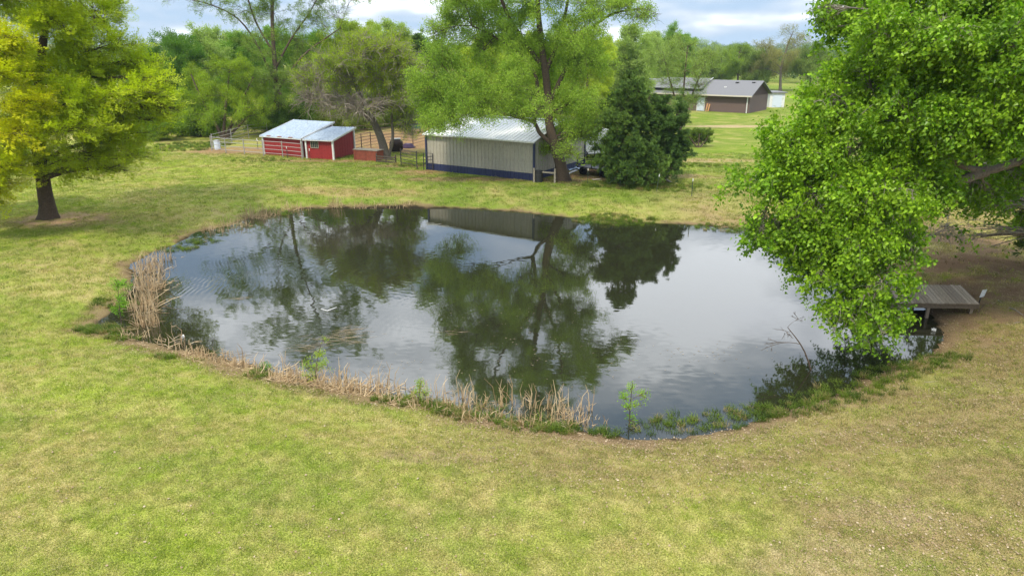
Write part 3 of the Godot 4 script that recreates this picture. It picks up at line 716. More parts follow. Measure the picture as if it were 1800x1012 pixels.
# ---------- grass, leaves, reeds ----------
func make_grass() -> void:
	rng.seed = 5
	var spots := [[], []]
	var tint := [PackedColorArray(), PackedColorArray()]
	for band in [[-8.5, -16.0, 190.0, 1.0], [-16.0, -26.0, 75.0, 1.35], [-26.0, -42.0, 28.0, 1.9], [-42.0, -66.0, 14.0, 2.4]]:
		var z1: float = band[0]
		var z0: float = band[1]
		var half := -z0 * 0.80 + 1.5
		var count := int((z1 - z0) * half * 2.0 * float(band[2]))
		for k in count:
			var z := rng.randf_range(z0, z1)
			var x := rng.randf_range(-half, half)
			if absf(x) > -z * 0.80 + 1.5: continue
			var d := pond_dist(x, z)
			if d < 0.25 + 0.5 * rng.randf(): continue
			if z < -49 and x > -20 and (Vector2(x + 0.6, z + 57.5).length() < 5.0): continue
			var c := ground_color(x, z, d)
			var greenness := c.g / maxf(c.r, 0.01)
			if greenness < 0.75 and rng.randf() < 0.9: continue
			var s := float(band[3]) * rng.randf_range(0.7, 1.3)
			var r := rng.randf()
			var patch := nb.get_noise_2d(x * 45.0, z * 45.0)
			if r < 0.3 - 0.5 * patch: c = c.lerp(Color(0.50, 0.43, 0.24), 0.6)
			elif r < 0.55: c = c.lerp(Color(0.24, 0.34, 0.02), 0.6)
			elif r < 0.75: c = c.lerp(Color(0.09, 0.14, 0.025), 0.6)
			spots[k % 2].append(Transform3D(Basis(Vector3.UP, rng.randf() * TAU).scaled(Vector3(s, s * rng.randf_range(0.6, 1.1), s)), Vector3(x, height(x, z, d), z)))
			tint[k % 2].append(c * rng.randf_range(0.8, 1.45))
	for v in 2:
		var o := many("lawn_grass", sprigs.grass[v], M.leaf, spots[v], tint[v])
		tag(o, "short mown lawn grass, green mixed with dry straw blades", "grass", "lawn grass", "stuff")
	# fallen leaves
	var lm := MB.new()
	lm.quad(Vector3(-0.035, 0.004, 0), Vector3(0, 0.014, 0.03), Vector3(0.045, 0.006, 0.004), Vector3(0, 0.0, -0.03))
	var ls := []
	var lt := PackedColorArray()
	for k in 90000:
		var x := rng.randf_range(-14, 22)
		var z := rng.randf_range(-34, -9)
		if absf(x) > -z * 0.80 + 1.5: continue
		var d := pond_dist(x, z)
		if d < 0.1: continue
		var dens := 0.05 + 0.8 * maxf(smoothstep(2.0, 9.0, x + 3.0 * na.get_noise_2d(x * 4.0, z * 4.0)), 0.9 * smoothstep(-4.5, 1.0, x) * (1.0 - smoothstep(2.5, 4.8, d)) * smoothstep(-24.0, -20.0, z)) * smoothstep(0.3, 0.65, 0.5 + 0.9 * nb.get_noise_2d(x * 4.0 + 9.0, z * 6.0))
		if d < 1.2: dens += 0.6
		if rng.randf() > dens: continue
		var s := rng.randf_range(0.35, 0.85)
		ls.append(Transform3D(Basis(rand_dir(), rng.randf_range(-0.6, 0.6)) * Basis(Vector3.UP, rng.randf() * TAU).scaled(Vector3.ONE * s), Vector3(x, height(x, z, d) + 0.03, z)))
		lt.append(Color(0.24, 0.165, 0.09).lerp(Color(0.5, 0.41, 0.29), rng.randf() * rng.randf()))
	var lo := many("fallen_leaves", lm.mesh(), M.straw, ls, lt)
	tag(lo, "dry pale brown fallen leaves scattered over the grass", "leaves", "", "stuff")
	# lush grass along the water
	var bs := []
	var bt := PackedColorArray()
	for spot in [[840, 722, 0.9, 60], [790, 718, 0.5, 40], [930, 742, 0.8, 60], [985, 748, 0.5, 40], [1065, 752, 0.4, 25], [1160, 742, 0.7, 60], [1210, 736, 0.8, 70], [1265, 730, 0.8, 80], [1330, 718, 0.8, 110], [1400, 716, 0.9, 110], [1450, 700, 1.0, 110], [1510, 680, 1.1, 130], [1570, 655, 1.0, 130], [1625, 640, 0.8, 90], [1665, 628, 0.7, 80], [700, 700, 0.6, 30], [455, 660, 0.4, 25], [290, 630, 0.3, 25], [755, 705, 0.5, 40], [175, 572, 0.7, 60], [160, 578, 0.5, 40], [215, 590, 0.5, 30], [200, 530, 0.8, 50], [190, 575, 0.8, 40], [350, 420, 1.0, 50], [310, 432, 0.9, 50], [1060, 384, 1.6, 120], [1100, 386, 1.6, 90], [1260, 396, 1.2, 70], [1310, 402, 1.0, 70], [480, 372, 1.0, 40], [1180, 330, 2.5, 120], [1120, 328, 2.0, 120], [1050, 325, 1.6, 70], [1220, 290, 2.0, 80], [600, 277, 2.0, 70], [720, 290, 1.6, 60], [450, 282, 2.5, 60], [340, 255, 3.5, 240], [310, 262, 3.0, 160]]:
		var c := G(spot[0], spot[1], WATER + 0.15 if spot[1] > 355 else 0.0)
		for k in int(spot[3] * (0.5 if spot[0] > 1100 and spot[1] > 600 else 1.0)):
			var a := rng.randf() * TAU
			var r := sqrt(rng.randf()) * float(spot[2])
			var x := c.x + cos(a) * r * 1.2
			var z := c.z + sin(a) * r * 0.7
			var s := rng.randf_range(0.5, 1.1) * (1.0 if c.z > -40 else 1.3)
			bs.append(Transform3D(Basis(Vector3.UP, rng.randf() * TAU).scaled(Vector3(s * 1.3, s * 0.75, s * 1.3)), Vector3(x, maxf(height(x, z), WATER - 0.05), z)))
			bt.append(Color(0.34, 0.27, 0.12) if rng.randf() < 0.15 else Color(0.06, 0.11, 0.014).lerp(Color(0.2, 0.28, 0.03), rng.randf()))
	var bo := many("bank_grass", sprigs.tall_grass[0], M.leaf, bs, bt)
	tag(bo, "lush green grass tufts along the water's edge and fence lines", "grass", "", "stuff")

func reed_clump(px: float, py: float, wid: float, count: int, tall: float, lean: float, label: String) -> void:
	var c := G(px, py, WATER + 0.05)
	c.y = maxf(height(c.x, c.z), WATER) - 0.03
	var mb := MB.new()
	mb.colored = true
	for k in count:
		mb.col = Color(0.34, 0.22, 0.11).lerp(Color(0.66, 0.51, 0.31), rng.randf())
		var a := rng.randf() * TAU
		var r := sqrt(rng.randf()) * wid
		var p := Vector3(cos(a) * r, 0, sin(a) * r * 0.6)
		p.y = maxf(height(c.x + p.x, c.z + p.z), WATER - 0.1) - c.y - 0.04
		var l := tall * rng.randf_range(0.35, 1.0)
		var fall := rng.randf() < lean
		var d := (Vector3.UP * (0.25 if fall else 1.6) + Vector3(rng.randf_range(-1, 1), 0, rng.randf_range(-1, 1)) * (1.0 if fall else 0.3)).normalized()
		var q := p + d * l * 0.7
		var e := q + (d + Vector3(rng.randf_range(-0.8, 0.8), -0.3 if rng.randf() < 0.35 else 0.0, rng.randf_range(-0.8, 0.8))).normalized() * l * 0.3
		var w := rng.randf_range(0.007, 0.015)
		mb.tube(PackedVector3Array([p, p.lerp(q, 0.5) + rand_dir() * 0.02, q, e]), PackedFloat32Array([w, w, w * 0.8, w * 0.3]), 3)
		if rng.randf() < 0.5:   # a dry hanging leaf blade
			var b := p.lerp(q, rng.randf_range(0.2, 0.8))
			var s := rand_dir() * 0.012
			var t := b + Vector3(rng.randf_range(-1, 1), rng.randf_range(-0.4, 0.5), rng.randf_range(-1, 1)) * 0.3 * tall
			mb.tri(b - s, b + s, t)
	var o := put("reed_clump", mb.mesh(), M.straw, null, c)
	tag(o, label, "reeds", "dead reed clumps along the pond edge")

func make_reeds() -> void:
	rng.seed = 21
	for r in [[262, 475, 0.7, 120, 1.3], [262, 505, 0.7, 120, 1.3], [250, 540, 0.6, 110, 1.4], [262, 570, 0.5, 70, 1.3], [285, 455, 0.5, 50, 1.0]]:
		reed_clump(r[0], r[1], r[2], r[3], r[4], 0.35, "tall dense tan reeds at the pond's narrow end")
	for r in [[410, 640, 0.5, 60, 0.5], [530, 672, 0.6, 70, 0.6], [610, 684, 0.6, 60, 0.6], [800, 724, 0.6, 60, 0.6], [930, 742, 0.6, 50, 0.6], [235, 590, 0.6, 70, 0.6], [300, 605, 0.6, 30, 0.9], [345, 625, 0.5, 80, 0.55], [455, 660, 0.5, 60, 0.6], [500, 668, 0.6, 80, 0.6], [585, 680, 0.6, 80, 0.8], [640, 690, 0.7, 70, 0.7], [700, 705, 0.7, 60, 0.6], [760, 718, 0.6, 60, 0.6], [1000, 745, 0.6, 60, 0.6], [850, 735, 0.8, 60, 0.5]]:
		reed_clump(r[0], r[1], r[2], r[3], r[4], 0.7, "flattened broken tan reeds matted on the bank by the lawn")
	for r in [[430, 640, 0.1, 4, 1.1], [625, 672, 0.35, 6, 1.0], [675, 680, 0.5, 9, 1.2], [730, 700, 0.15, 4, 0.9], [790, 700, 0.4, 6, 1.1], [822, 700, 0.25, 10, 1.2], [882, 712, 0.2, 12, 1.25], [915, 708, 0.3, 8, 1.1], [937, 715, 0.15, 8, 1.1], [962, 715, 0.1, 7, 1.1], [988, 718, 0.2, 12, 1.1], [1018, 715, 0.2, 4, 0.9], [1036, 720, 0.08, 6, 1.0], [600, 660, 0.2, 6, 1.0]]:
		reed_clump(r[0], r[1], r[2], r[3], r[4], 0.06, "few thin upright tan reed stalks standing in shallow water")
	for r in [[375, 405, 0.9, 60, 0.6], [410, 396, 0.9, 70, 0.8], [450, 381, 0.9, 110, 1.1], [475, 377, 0.7, 50, 0.8], [520, 368, 1.0, 50, 0.7], [590, 362, 0.5, 60, 1.0], [640, 361, 1.2, 50, 0.5], [700, 360, 1.2, 40, 0.5]]:
		reed_clump(r[0], r[1], r[2], r[3], r[4], 0.35, "short dry reeds on the bank across from the lawn")
	# stems and leaf scraps floating on the water
	var mb := MB.new()
	mb.colored = true
	for spot in [[595, 595, 1.3, 70], [540, 612, 0.8, 30], [400, 625, 0.9, 40], [620, 580, 0.7, 30], [800, 585, 0.5, 12], [425, 525, 0.4, 14], [1000, 640, 5.0, 70], [1250, 620, 3.0, 60], [700, 640, 2.0, 25], [900, 560, 4.0, 60]]:
		var c := G(spot[0], spot[1], WATER)
		for k in spot[3]:
			var p := c + Vector3(rng.randfn(0, 0.5), 0, rng.randfn(0, 0.25)) * float(spot[2])
			if pond_dist(p.x, p.z) > -0.05: continue
			p.y = WATER + 0.006
			mb.col = Color(0.14, 0.1, 0.06).lerp(Color(0.4, 0.33, 0.22), rng.randf())
			var l := rng.randf_range(0.02, 0.05) if float(spot[2]) > 1.5 else rng.randf_range(0.1, 0.45)
			var d := Vector3(1, 0, rng.randf_range(-0.7, 0.3)).normalized() * l
			var s := Vector3(-d.z, 0, d.x).normalized() * (0.012 if l < 0.06 else 0.007)
			mb.quad(p - d, p + s + Vector3(0, 0.004, 0), p + d, p - s + Vector3(0, 0.004, 0))
	var o := put("floating_debris", mb.mesh(), M.straw)
	tag(o, "loose reed stems and leaf scraps floating on the pond", "debris", "", "stuff")
	for k in 26:   # ragged fringe of mixed stalks along the near bank
		var t := k / 25.0
		var px := lerpf(330.0, 1040.0, t)
		var py := lerpf(622.0, 740.0, pow(t, 0.8)) + rng.randf_range(-8, 8)
		reed_clump(px, py, rng.randf_range(0.3, 0.8), rng.randi_range(14, 45), rng.randf_range(0.35, 0.95), rng.randf_range(0.4, 0.85), "loose tangle of bent dry stalks fringing the bank by the lawn")
	# bare dead boughs standing in the water
	for q in [[1440, 650, [[1440, 650], [1415, 618], [1385, 575]], [[1380, 585, 24, 20, 0, 0], [1350, 605, 22, 16, 0, 0], [1405, 560, 16, 16, 0, 0]], "dark bare dead bough rising from the water under the cottonwood"]]:
		tree("dead_bough", q[4], "branch", {seed = 121, base = G(q[0], q[1], WATER), r = 0.035, multi = true, clear = 0.1, sprigs = 0, branches = 4, twigs = 3, twig = 0.6, twig_r = 0.007, c0 = Color.BLACK, c1 = Color.BLACK, stems = [q[2]], lobes = q[3]})
	# saplings
	for s in [["leafy green sapling among the broken reeds on the bank", 555, 672, [[555, 672], [556, 640], [565, 600]], [[552, 645, 14, 12], [562, 620, 10, 14], [575, 640, 12, 12], [535, 640, 12, 10], [548, 662, 16, 9], [570, 598, 6, 8]], 150, Color(0.15, 0.24, 0.01), Color(0.3, 0.38, 0.02)],
		["lone green sapling with level branches standing in shallow water", 1107, 748, [[1107, 748], [1108, 715], [1112, 672]], [[1112, 680, 8, 12], [1090, 700, 18, 6], [1132, 694, 18, 6], [1100, 716, 14, 6], [1122, 712, 12, 6], [1108, 738, 14, 6]], 120, Color(0.1, 0.22, 0.01), Color(0.24, 0.36, 0.02)],
		["small yellow green sapling beside upright reed stalks", 735, 712, [[735, 712], [737, 690], [740, 668]], [[738, 680, 10, 10], [728, 692, 10, 7], [748, 694, 10, 7]], 70, Color(0.14, 0.24, 0.01), Color(0.28, 0.36, 0.02)],
		["low leafy weed on the bank below the tall reeds", 460, 655, [[460, 655], [461, 645], [462, 636]], [[460, 643, 12, 7], [452, 650, 10, 6], [470, 650, 10, 6]], 70, Color(0.06, 0.16, 0.01), Color(0.14, 0.28, 0.02)],
		["feathery bright green young willow beside the tall reeds", 212, 570, [[212, 570], [208, 530], [206, 490]], [[205, 500, 12, 16], [215, 525, 16, 16], [222, 500, 12, 14], [205, 545, 14, 12]], 220, Color(0.08, 0.2, 0.01), Color(0.17, 0.32, 0.02)]]:
		var st: Array = s[3]
		tree("sapling", s[0], "sapling", {seed = 90 + int(s[1]), base = G(s[1], s[2], WATER), r = 0.02, multi = true, clear = 0.1, sprigs = s[5], size = 0.4, branches = 4, twigs = 3, twig = 0.5, c0 = s[6], c1 = s[7], stems = [st], lobes = s[4]})

# ---------- buildings ----------
# a ribbed sheet: corner, along, up, outward normal
func ribbed(o: Vector3, u: Vector3, h: Vector3, nn: Vector3, ribs: int, deep: float) -> Mesh:
	var mb := MB.new()
	var w := u.length()
	var d := u / w
	var pts := []
	var step := w / ribs
	for i in ribs:
		var x := i * step
		pts.append_array([[x, 0.0], [x + step - 0.075, 0.0], [x + step - 0.055, deep], [x + step - 0.02, deep]])
	pts.append([w, 0.0])
	for i in pts.size() - 1:
		var a: Vector3 = o + d * pts[i][0] + nn * pts[i][1]
		var b: Vector3 = o + d * pts[i + 1][0] + nn * pts[i + 1][1]
		mb.face(a, b, b + h, a + h, nn)
	# give the sheet a back so that it has thickness
	mb.face(o - nn * 0.02, o + u - nn * 0.02, o + u + h - nn * 0.02, o + h - nn * 0.02, -nn)
	return mb.mesh()

func boxmesh(o: Vector3, x: Vector3, y: Vector3, z: Vector3) -> Mesh:
	var mb := MB.new()
	mb.box(o, x, y, z)
	return mb.mesh()

func make_metal_building() -> void:
	var a := G(752, 298)
	var c := G(938, 318)
	var u := (c - a).normalized()
	var len_ := a.distance_to(c)
	var v := Vector3(u.z, 0, -u.x)          # into depth
	var dep := 8.3
	var root := thing("metal_building", a, "beige ribbed metal building with navy base band and white roof", "building")
	var up := Vector3.UP
	var eave := 2.9
	var ridge := 4.0
	var walls := [[Vector3.ZERO, u, len_, -v], [u * len_, v, dep, u], [v * dep, -u, -len_, v], [Vector3.ZERO, v, dep, -u]]
	for wi in 4:
		var w: Array = walls[wi]
		var o: Vector3 = w[0]
		var dir: Vector3 = w[1]
		var l: float = absf(w[2])
		if wi == 2: dir = u
		var nn: Vector3 = w[3]
		var n := int(round(l / 0.95))
		for k in n:
			var p := o + dir * (l * k / n)
			var e := dir * (l / n)
			put("base_panel", ribbed(p - up * 0.05 + nn * 0.004, e, up * 0.6, nn, 3, 0.025), M.navy, root)
			put("wall_panel", ribbed(p + up * 0.55, e, up * (eave - 0.55), nn, 3, 0.03), M.beige, root)
		if wi == 1 or wi == 3:   # gable triangle
			var mb := MB.new()
			var p0 := o + up * eave
			var p1 := o + dir * l + up * eave
			var p2 := o + dir * l * 0.5 + up * ridge
			mb.tri(p0, p1, p2)
			mb.tri(p0 - nn * 0.03, p2 - nn * 0.03, p1 - nn * 0.03)
			put("gable", mb.mesh(), M.beige, root)
	for q in [[Vector3.ZERO, -v - u], [u * len_, u - v], [u * len_ + v * dep, u + v], [v * dep, v - u]]:
		put("corner_trim", boxmesh(Vector3(q[0]) + Vector3(q[1]) * 0.04 - u * 0.07 - v * 0.07 - up * 0.04, u * 0.14, up * (eave - 0.02), v * 0.14), M.navy, root)
	var slope_h := up * (ridge - eave)
	for side in 2:
		var n := 10
		for k in n:
			var e := u * ((len_ + 0.4) / n)
			var p := -u * 0.2 + u * ((len_ + 0.4) * k / n) + up * (eave + 0.04)
			var h := v * dep * 0.5 + slope_h
			var over := h.normalized() * 0.3
			if side == 1:
				h = -v * dep * 0.5 + slope_h
				over = h.normalized() * 0.3
				p += v * dep
			var nn := u.cross(h).normalized()
			if nn.y < 0: nn = -nn
			put("roof_panel", ribbed(p - over, e, h + over, nn, 3, 0.035), M.roof_white, root)
	put("ridge_cap", boxmesh(v * (dep * 0.5 - 0.18) - u * 0.2 + up * (ridge + 0.06), u * (len_ + 0.4), up * 0.05, v * 0.36), M.roof_white, root)
	put("eave_trim", boxmesh(-u * 0.2 - v * 0.31 + up * (eave - 0.12), u * (len_ + 0.4), up * 0.1, v * 0.03), M.white, root)
	put("hinge_bar", boxmesh(u * (len_ + 0.045) + v * 5.6 + up * 1.5, u * 0.03, up * 0.5, v * 0.06), M.pipe_dark, root)

func red_shed(pl: Vector3, u: Vector3, w: float, dep: float, front: float, back: float, label: String, window: bool) -> void:
	var up := Vector3.UP
	var v := Vector3(u.z, 0, -u.x)
	var root := thing("red_shed", pl, label, "shed")
	var b := up * -0.05
	put("wall", ribbed(b, u * w, up * (front + 0.05), -v, int(w / 0.22), 0.012), M.red, root)
	put("wall", ribbed(b + v * dep, u * w, up * (back + 0.05), v, int(w / 0.22), 0.012), M.red, root)
	for s in [0.0, w]:
		var mb := MB.new()
		var o := u * float(s)
		var nn: Vector3 = u if s > 0 else -u
		var n := int(dep / 0.22)
		for k in n:   # vertical boards, each a little proud of the next
			var t0 := float(k) / n
			var t1 := float(k + 1) / n
			var out: Vector3 = nn * (0.012 if k % 2 else 0.0)
			var h0 := lerpf(front, back, t0)
			var h1 := lerpf(front, back, t1)
			mb.hexa([o + b + v * dep * t0 - nn * 0.03, o + b + v * dep * t1 - nn * 0.03, o + b + v * dep * t1 + out, o + b + v * dep * t0 + out, o + up * h0 + v * dep * t0 - nn * 0.03, o + up * h1 + v * dep * t1 - nn * 0.03, o + up * h1 + v * dep * t1 + out, o + up * h0 + v * dep * t0 + out])
		put("wall", mb.mesh(), M.red, root)
	for q in [Vector3.ZERO, u * w, v * dep, u * w + v * dep]:
		var hh := front if q.dot(v) < 1.0 else back
		var s: float = 1.0 if q.dot(u) > 0.5 else -1.0
		var t: float = 1.0 if q.dot(v) > 1.0 else -1.0
		put("corner_post", boxmesh(q + u * (0.045 * s - 0.075) + v * (0.045 * t - 0.075) + b, u * 0.15, up * hh, v * 0.15), M.white, root)
	var n := int(ceil(w / 0.8))
	var rise := v * dep + up * (back - front)
	var over := rise.normalized() * 0.28
	var nn := u.cross(rise).normalized()
	if nn.y < 0: nn = -nn
	for k in n:
		put("roof_sheet", ribbed(-u * 0.2 + u * ((w + 0.4) * k / n) - over + up * (front + 0.05 + 0.004 * (k % 2)), u * ((w + 0.4) / n), rise + over * 2.0, nn, 3, 0.018), M.galvanised, root)
	for s in [-0.23, w + 0.2]:
		put("bargeboard", boxmesh(u * float(s) - over * 1.02 + up * (front - 0.06), u * 0.03, up * 0.16, rise + over * 2.04), M.white, root)
	put("fascia", boxmesh(-u * 0.2 - over * 1.03 + up * (front - 0.03), u * (w + 0.4), up * 0.07, v * 0.02), M.white, root)
	if window:
		var wd := put("window", boxmesh(u * 0.45 - v * 0.035 + up * 1.0, u * 0.72, up * 0.62, v * 0.03), M.glass, root)
		for f in [[0.4, 0.95, 0.82, 0.06], [0.4, 1.6, 0.82, 0.06], [0.4, 1.0, 0.06, 0.62], [1.16, 1.0, 0.06, 0.62], [0.62, 1.0, 0.03, 0.62], [0.8, 1.0, 0.03, 0.62], [0.98, 1.0, 0.03, 0.62]]:
			put("frame", boxmesh(u * float(f[0]) - v * 0.06 + up * float(f[1]), u * float(f[2]), up * float(f[3]), v * 0.03), M.pale_wood, wd)
		put("hatch", boxmesh(u * 0.5 - v * 0.03 + up * 0.05, u * 0.9, up * 0.75, v * 0.02), M.red, root)
	else:   # rust along the eave
		for k in 3:
			put("rust_patch", boxmesh(u * (0.6 + 1.35 * k) - over * 0.97 + nn * 0.024 + up * (front + 0.05), u * 0.5, nn * 0.002, rise.normalized() * 0.22), M.rust, root)

func make_sheds() -> void:
	var l := G(466, 271)
	var r := G(532, 277)
	red_shed(l, (r - l).normalized(), l.distance_to(r), 4.0, 1.72, 2.7, "larger red board shed with grey metal roof behind pale fence rails", false)
	var l2 := G(541, 278.5)
	var r2 := G(585, 281)
	var u := ((r2 - l2).normalized() + Vector3(0.0, 0, -0.05)).normalized()
	red_shed(l2, u, l2.distance_to(r2), 3.7, 1.7, 2.35, "smaller red board shed with a barred window under its low eave", true)

func make_house() -> void:
	var c := G(1316, 199)
	var l := G(1205, 193.5)
	var u := (l - c).normalized()
	var v := Vector3(-u.z, 0, u.x)
	if v.z > 0: v = -v
	var up := Vector3.UP
	var root := thing("brick_house", c, "long low brown brick house with grey shingle roof", "house")
	var w := 26.0
	var dep := 9.0
	var hh := 2.55
	put("wall", boxmesh(-up * 0.1, u * w, up * (hh + 0.1), v * dep), M.brick, root)
	var ridge := 4.65
	for side in 2:
		var o := -u * 0.5 - v * 0.6 + up * (hh - 0.02) if side == 0 else -u * 0.5 + v * (dep + 0.6) + up * (hh - 0.02)
		var mb := MB.new()
		var rise := (v if side == 0 else -v) * (dep * 0.5 + 0.6) + up * (ridge - hh)
		mb.box(o, u * (w + 1.0), rise, up * 0.12)
		put("roof", mb.mesh(), M.shingle, root)
	for s in [0.0, w]:
		var mb := MB.new()
		var o := u * float(s)
		mb.tri(o + up * hh, o + v * dep + up * hh, o + v * dep * 0.5 + up * (ridge - 0.15))
		mb.tri(o + up * hh, o + v * dep * 0.5 + up * (ridge - 0.15), o + v * dep + up * hh)
		put("gable", mb.mesh(), M.brick, root)
	# raised cross roof over the middle
	var mb2 := MB.new()
	var q0 := u * 8.0 - v * 0.0 + up * (hh + 0.9)
	mb2.hexa([q0, q0 + u * 9.0, q0 + u * 9.0 + v * 4.5, q0 + v * 4.5, q0 + v * 4.3 + up * 1.55, q0 + u * 9.0 + v * 4.3 + up * 1.55, q0 + u * 9.0 + v * 4.5 + up * 1.5, q0 + v * 4.5 + up * 1.5])
	put("roof", mb2.mesh(), M.shingle, root)
	put("gable_trim", boxmesh(q0 - u * 0.1 + v * 3.3 + up * 1.2, -u * 0.05, up * 0.12, v * 1.2 + up * 0.35), M.white, root)
	put("gutter", boxmesh(-u * 0.5 - v * 0.72 + up * (hh - 0.1), u * (w + 1.0), up * 0.2, v * 0.12), M.trim, root)
	put("downspout", boxmesh(u * 0.25 - v * 0.14, u * 0.14, up * (hh - 0.1), v * 0.1), M.white, root)
	var dr := put("door", boxmesh(u * 7.35 - v * 0.06 + up * 0.05, u * 1.05, up * 2.1, v * 0.05), M.door, root)
	put("frame", boxmesh(u * 7.2 - v * 0.05 + up * 0.02, u * 0.12, up * 2.25, v * 0.08), M.white, dr)
	put("frame", boxmesh(u * 8.43 - v * 0.05 + up * 0.02, u * 0.12, up * 2.25, v * 0.08), M.white, dr)
	put("handle", boxmesh(u * 7.45 - v * 0.12 + up * 1.05, u * 0.08, up * 0.06, v * 0.05), M.pipe_dark, dr)
	var wd := put("window", boxmesh(u * 11.2 - v * 0.04 + up * 1.2, u * 1.0, up * 0.9, v * 0.03), M.glass, root)
	for f in [[11.1, 1.1, 1.2, 0.1], [11.1, 2.1, 1.2, 0.1], [11.1, 1.2, 0.1, 0.9], [12.2, 1.2, 0.1, 0.9], [11.68, 1.2, 0.06, 0.9]]:
		put("frame", boxmesh(u * float(f[0]) - v * 0.08 + up * float(f[1]), u * float(f[2]), up * float(f[3]), v * 0.05), M.white, wd)
	put("meter_box", boxmesh(u * 9.3 - v * 0.16 + up * 1.3, u * 0.3, up * 0.4, v * 0.14), M.pipe_pale, root)
	put("conduit", boxmesh(u * 9.4 - v * 0.1, u * 0.08, up * 1.3, v * 0.06), M.pipe_pale, root)
	for k in [[3.2, 0.3], [12.0, 0.3]]:
		put("roof_vent", boxmesh(u * float(k[0]) + v * 3.4 + up * (ridge - 0.45), u * 0.5, up * 0.3, v * 0.5), M.black, root)
	put("skylight", boxmesh(u * 4.6 + v * 1.9 + up * (hh + 1.12), u * 0.35, up * 0.14, v * 0.35), M.white, root)
	put("roof_vent", boxmesh(u * 0.6 + v * 3.6 + up * (ridge - 0.4), u * 0.5, up * 0.3, v * 0.5), M.black, root)
	# satellite dish
	var dish := MB.new()
	dish.smooth = false
	var dc := u * 9.2 + v * 0.6 + up * (hh + 1.05)
	var face_ := (Vector3(-0.35, 0.45, 0.85)).normalized()
	var sx := face_.cross(up).normalized()
	var sy := sx.cross(face_)
	for k in 16:
		var a0 := TAU * k / 16
		var a1 := TAU * (k + 1) / 16
		var e0 := dc + (sx * cos(a0) + sy * sin(a0)) * 0.62 + face_ * 0.14
		var e1 := dc + (sx * cos(a1) + sy * sin(a1)) * 0.62 + face_ * 0.14
		var i0 := dc + (sx * cos(a0) + sy * sin(a0)) * 0.3 + face_ * 0.03
		var i1 := dc + (sx * cos(a1) + sy * sin(a1)) * 0.3 + face_ * 0.03
		dish.quad(i0, e0, e1, i1)
		dish.tri(dc, i0, i1)
	var dm := StandardMaterial3D.new()
	dm.albedo_color = lin(0.08, 0.085, 0.1)
	dm.roughness = 0.5
	var dn := thing("satellite_dish", c + dc, "dark round satellite dish on the house roof", "dish")
	var dmesh := put("reflector", dish.mesh(), dm, dn, -dc)
	var arm := MB.new()
	arm.rod(-up * 0.75, Vector3.ZERO, 0.035)
	arm.rod(-sy * 0.5, face_ * 0.55, 0.02)
	put("mast", arm.mesh(), M.pipe_dark, dn)
	for k in 2:
		var p := c + u * (6.75 - 0.35 * k) - v * 0.45
		var t := c + u * (6.7 - 0.35 * k) - v * 0.04 + up * (1.25 - 0.1 * k)
		var bm := MB.new()
		bm.bar(Vector3.ZERO, t - p, 0.22, 0.05)
		tag(put("board", bm.mesh(), M.orange_wood, null, p), "orange brown board leaning on the house wall by the door", "board", "boards by the door")
	var g := G(1352, 188.5)
	var gr := thing("white_garage", g, "white walled outbuilding partly hidden past the brick house corner", "building")
	put("wall", boxmesh(Vector3(0, -0.1, -5), Vector3(2.6, 0, 0), Vector3(0, 2.5, 0), Vector3(0, 0, 5)), M.white, gr)
	put("door", boxmesh(Vector3(0.5, 0, 0.01), Vector3(1.6, 0, 0), Vector3(0, 2.0, 0), Vector3(0, 0, 0.05)), M.door, gr)
	put("roof", boxmesh(Vector3(-0.3, 2.4, -5.3), Vector3(3.2, 0, 0), Vector3(0, 0.15, 0), Vector3(0, 0, 5.6)), M.shingle, gr)

# ---------- fences ----------
func fence(called: String, label: String, pts: Array, tall: float, rails: int, m: Material, post_r: float, rail_r: float, every: float, extra := 0.1) -> void:
	var p0: Vector3 = pts[0]
	var root := thing(called, p0, label, "fence" if called != "pipe_gate" else "gate")
	for i in pts.size() - 1:
		var a: Vector3 = pts[i] - p0
		var b: Vector3 = pts[i + 1] - p0
		var n := maxi(1, int(round(a.distance_to(b) / every)))
		for k in n + (1 if i == pts.size() - 2 else 0):
			var q := a.lerp(b, float(k) / n)
			var mb := MB.new()
			mb.rod(q - Vector3.UP * 0.1, q + Vector3.UP * (tall + extra), post_r)
			put("post", mb.mesh(), m, root)
		for k in rails:
			var h := Vector3.UP * (tall * (0.22 + 0.78 * k / maxf(1.0, rails - 1)))
			var mb := MB.new()
			mb.rod(a + h, b + h, rail_r, 5)
			put("rail", mb.mesh(), m, root)

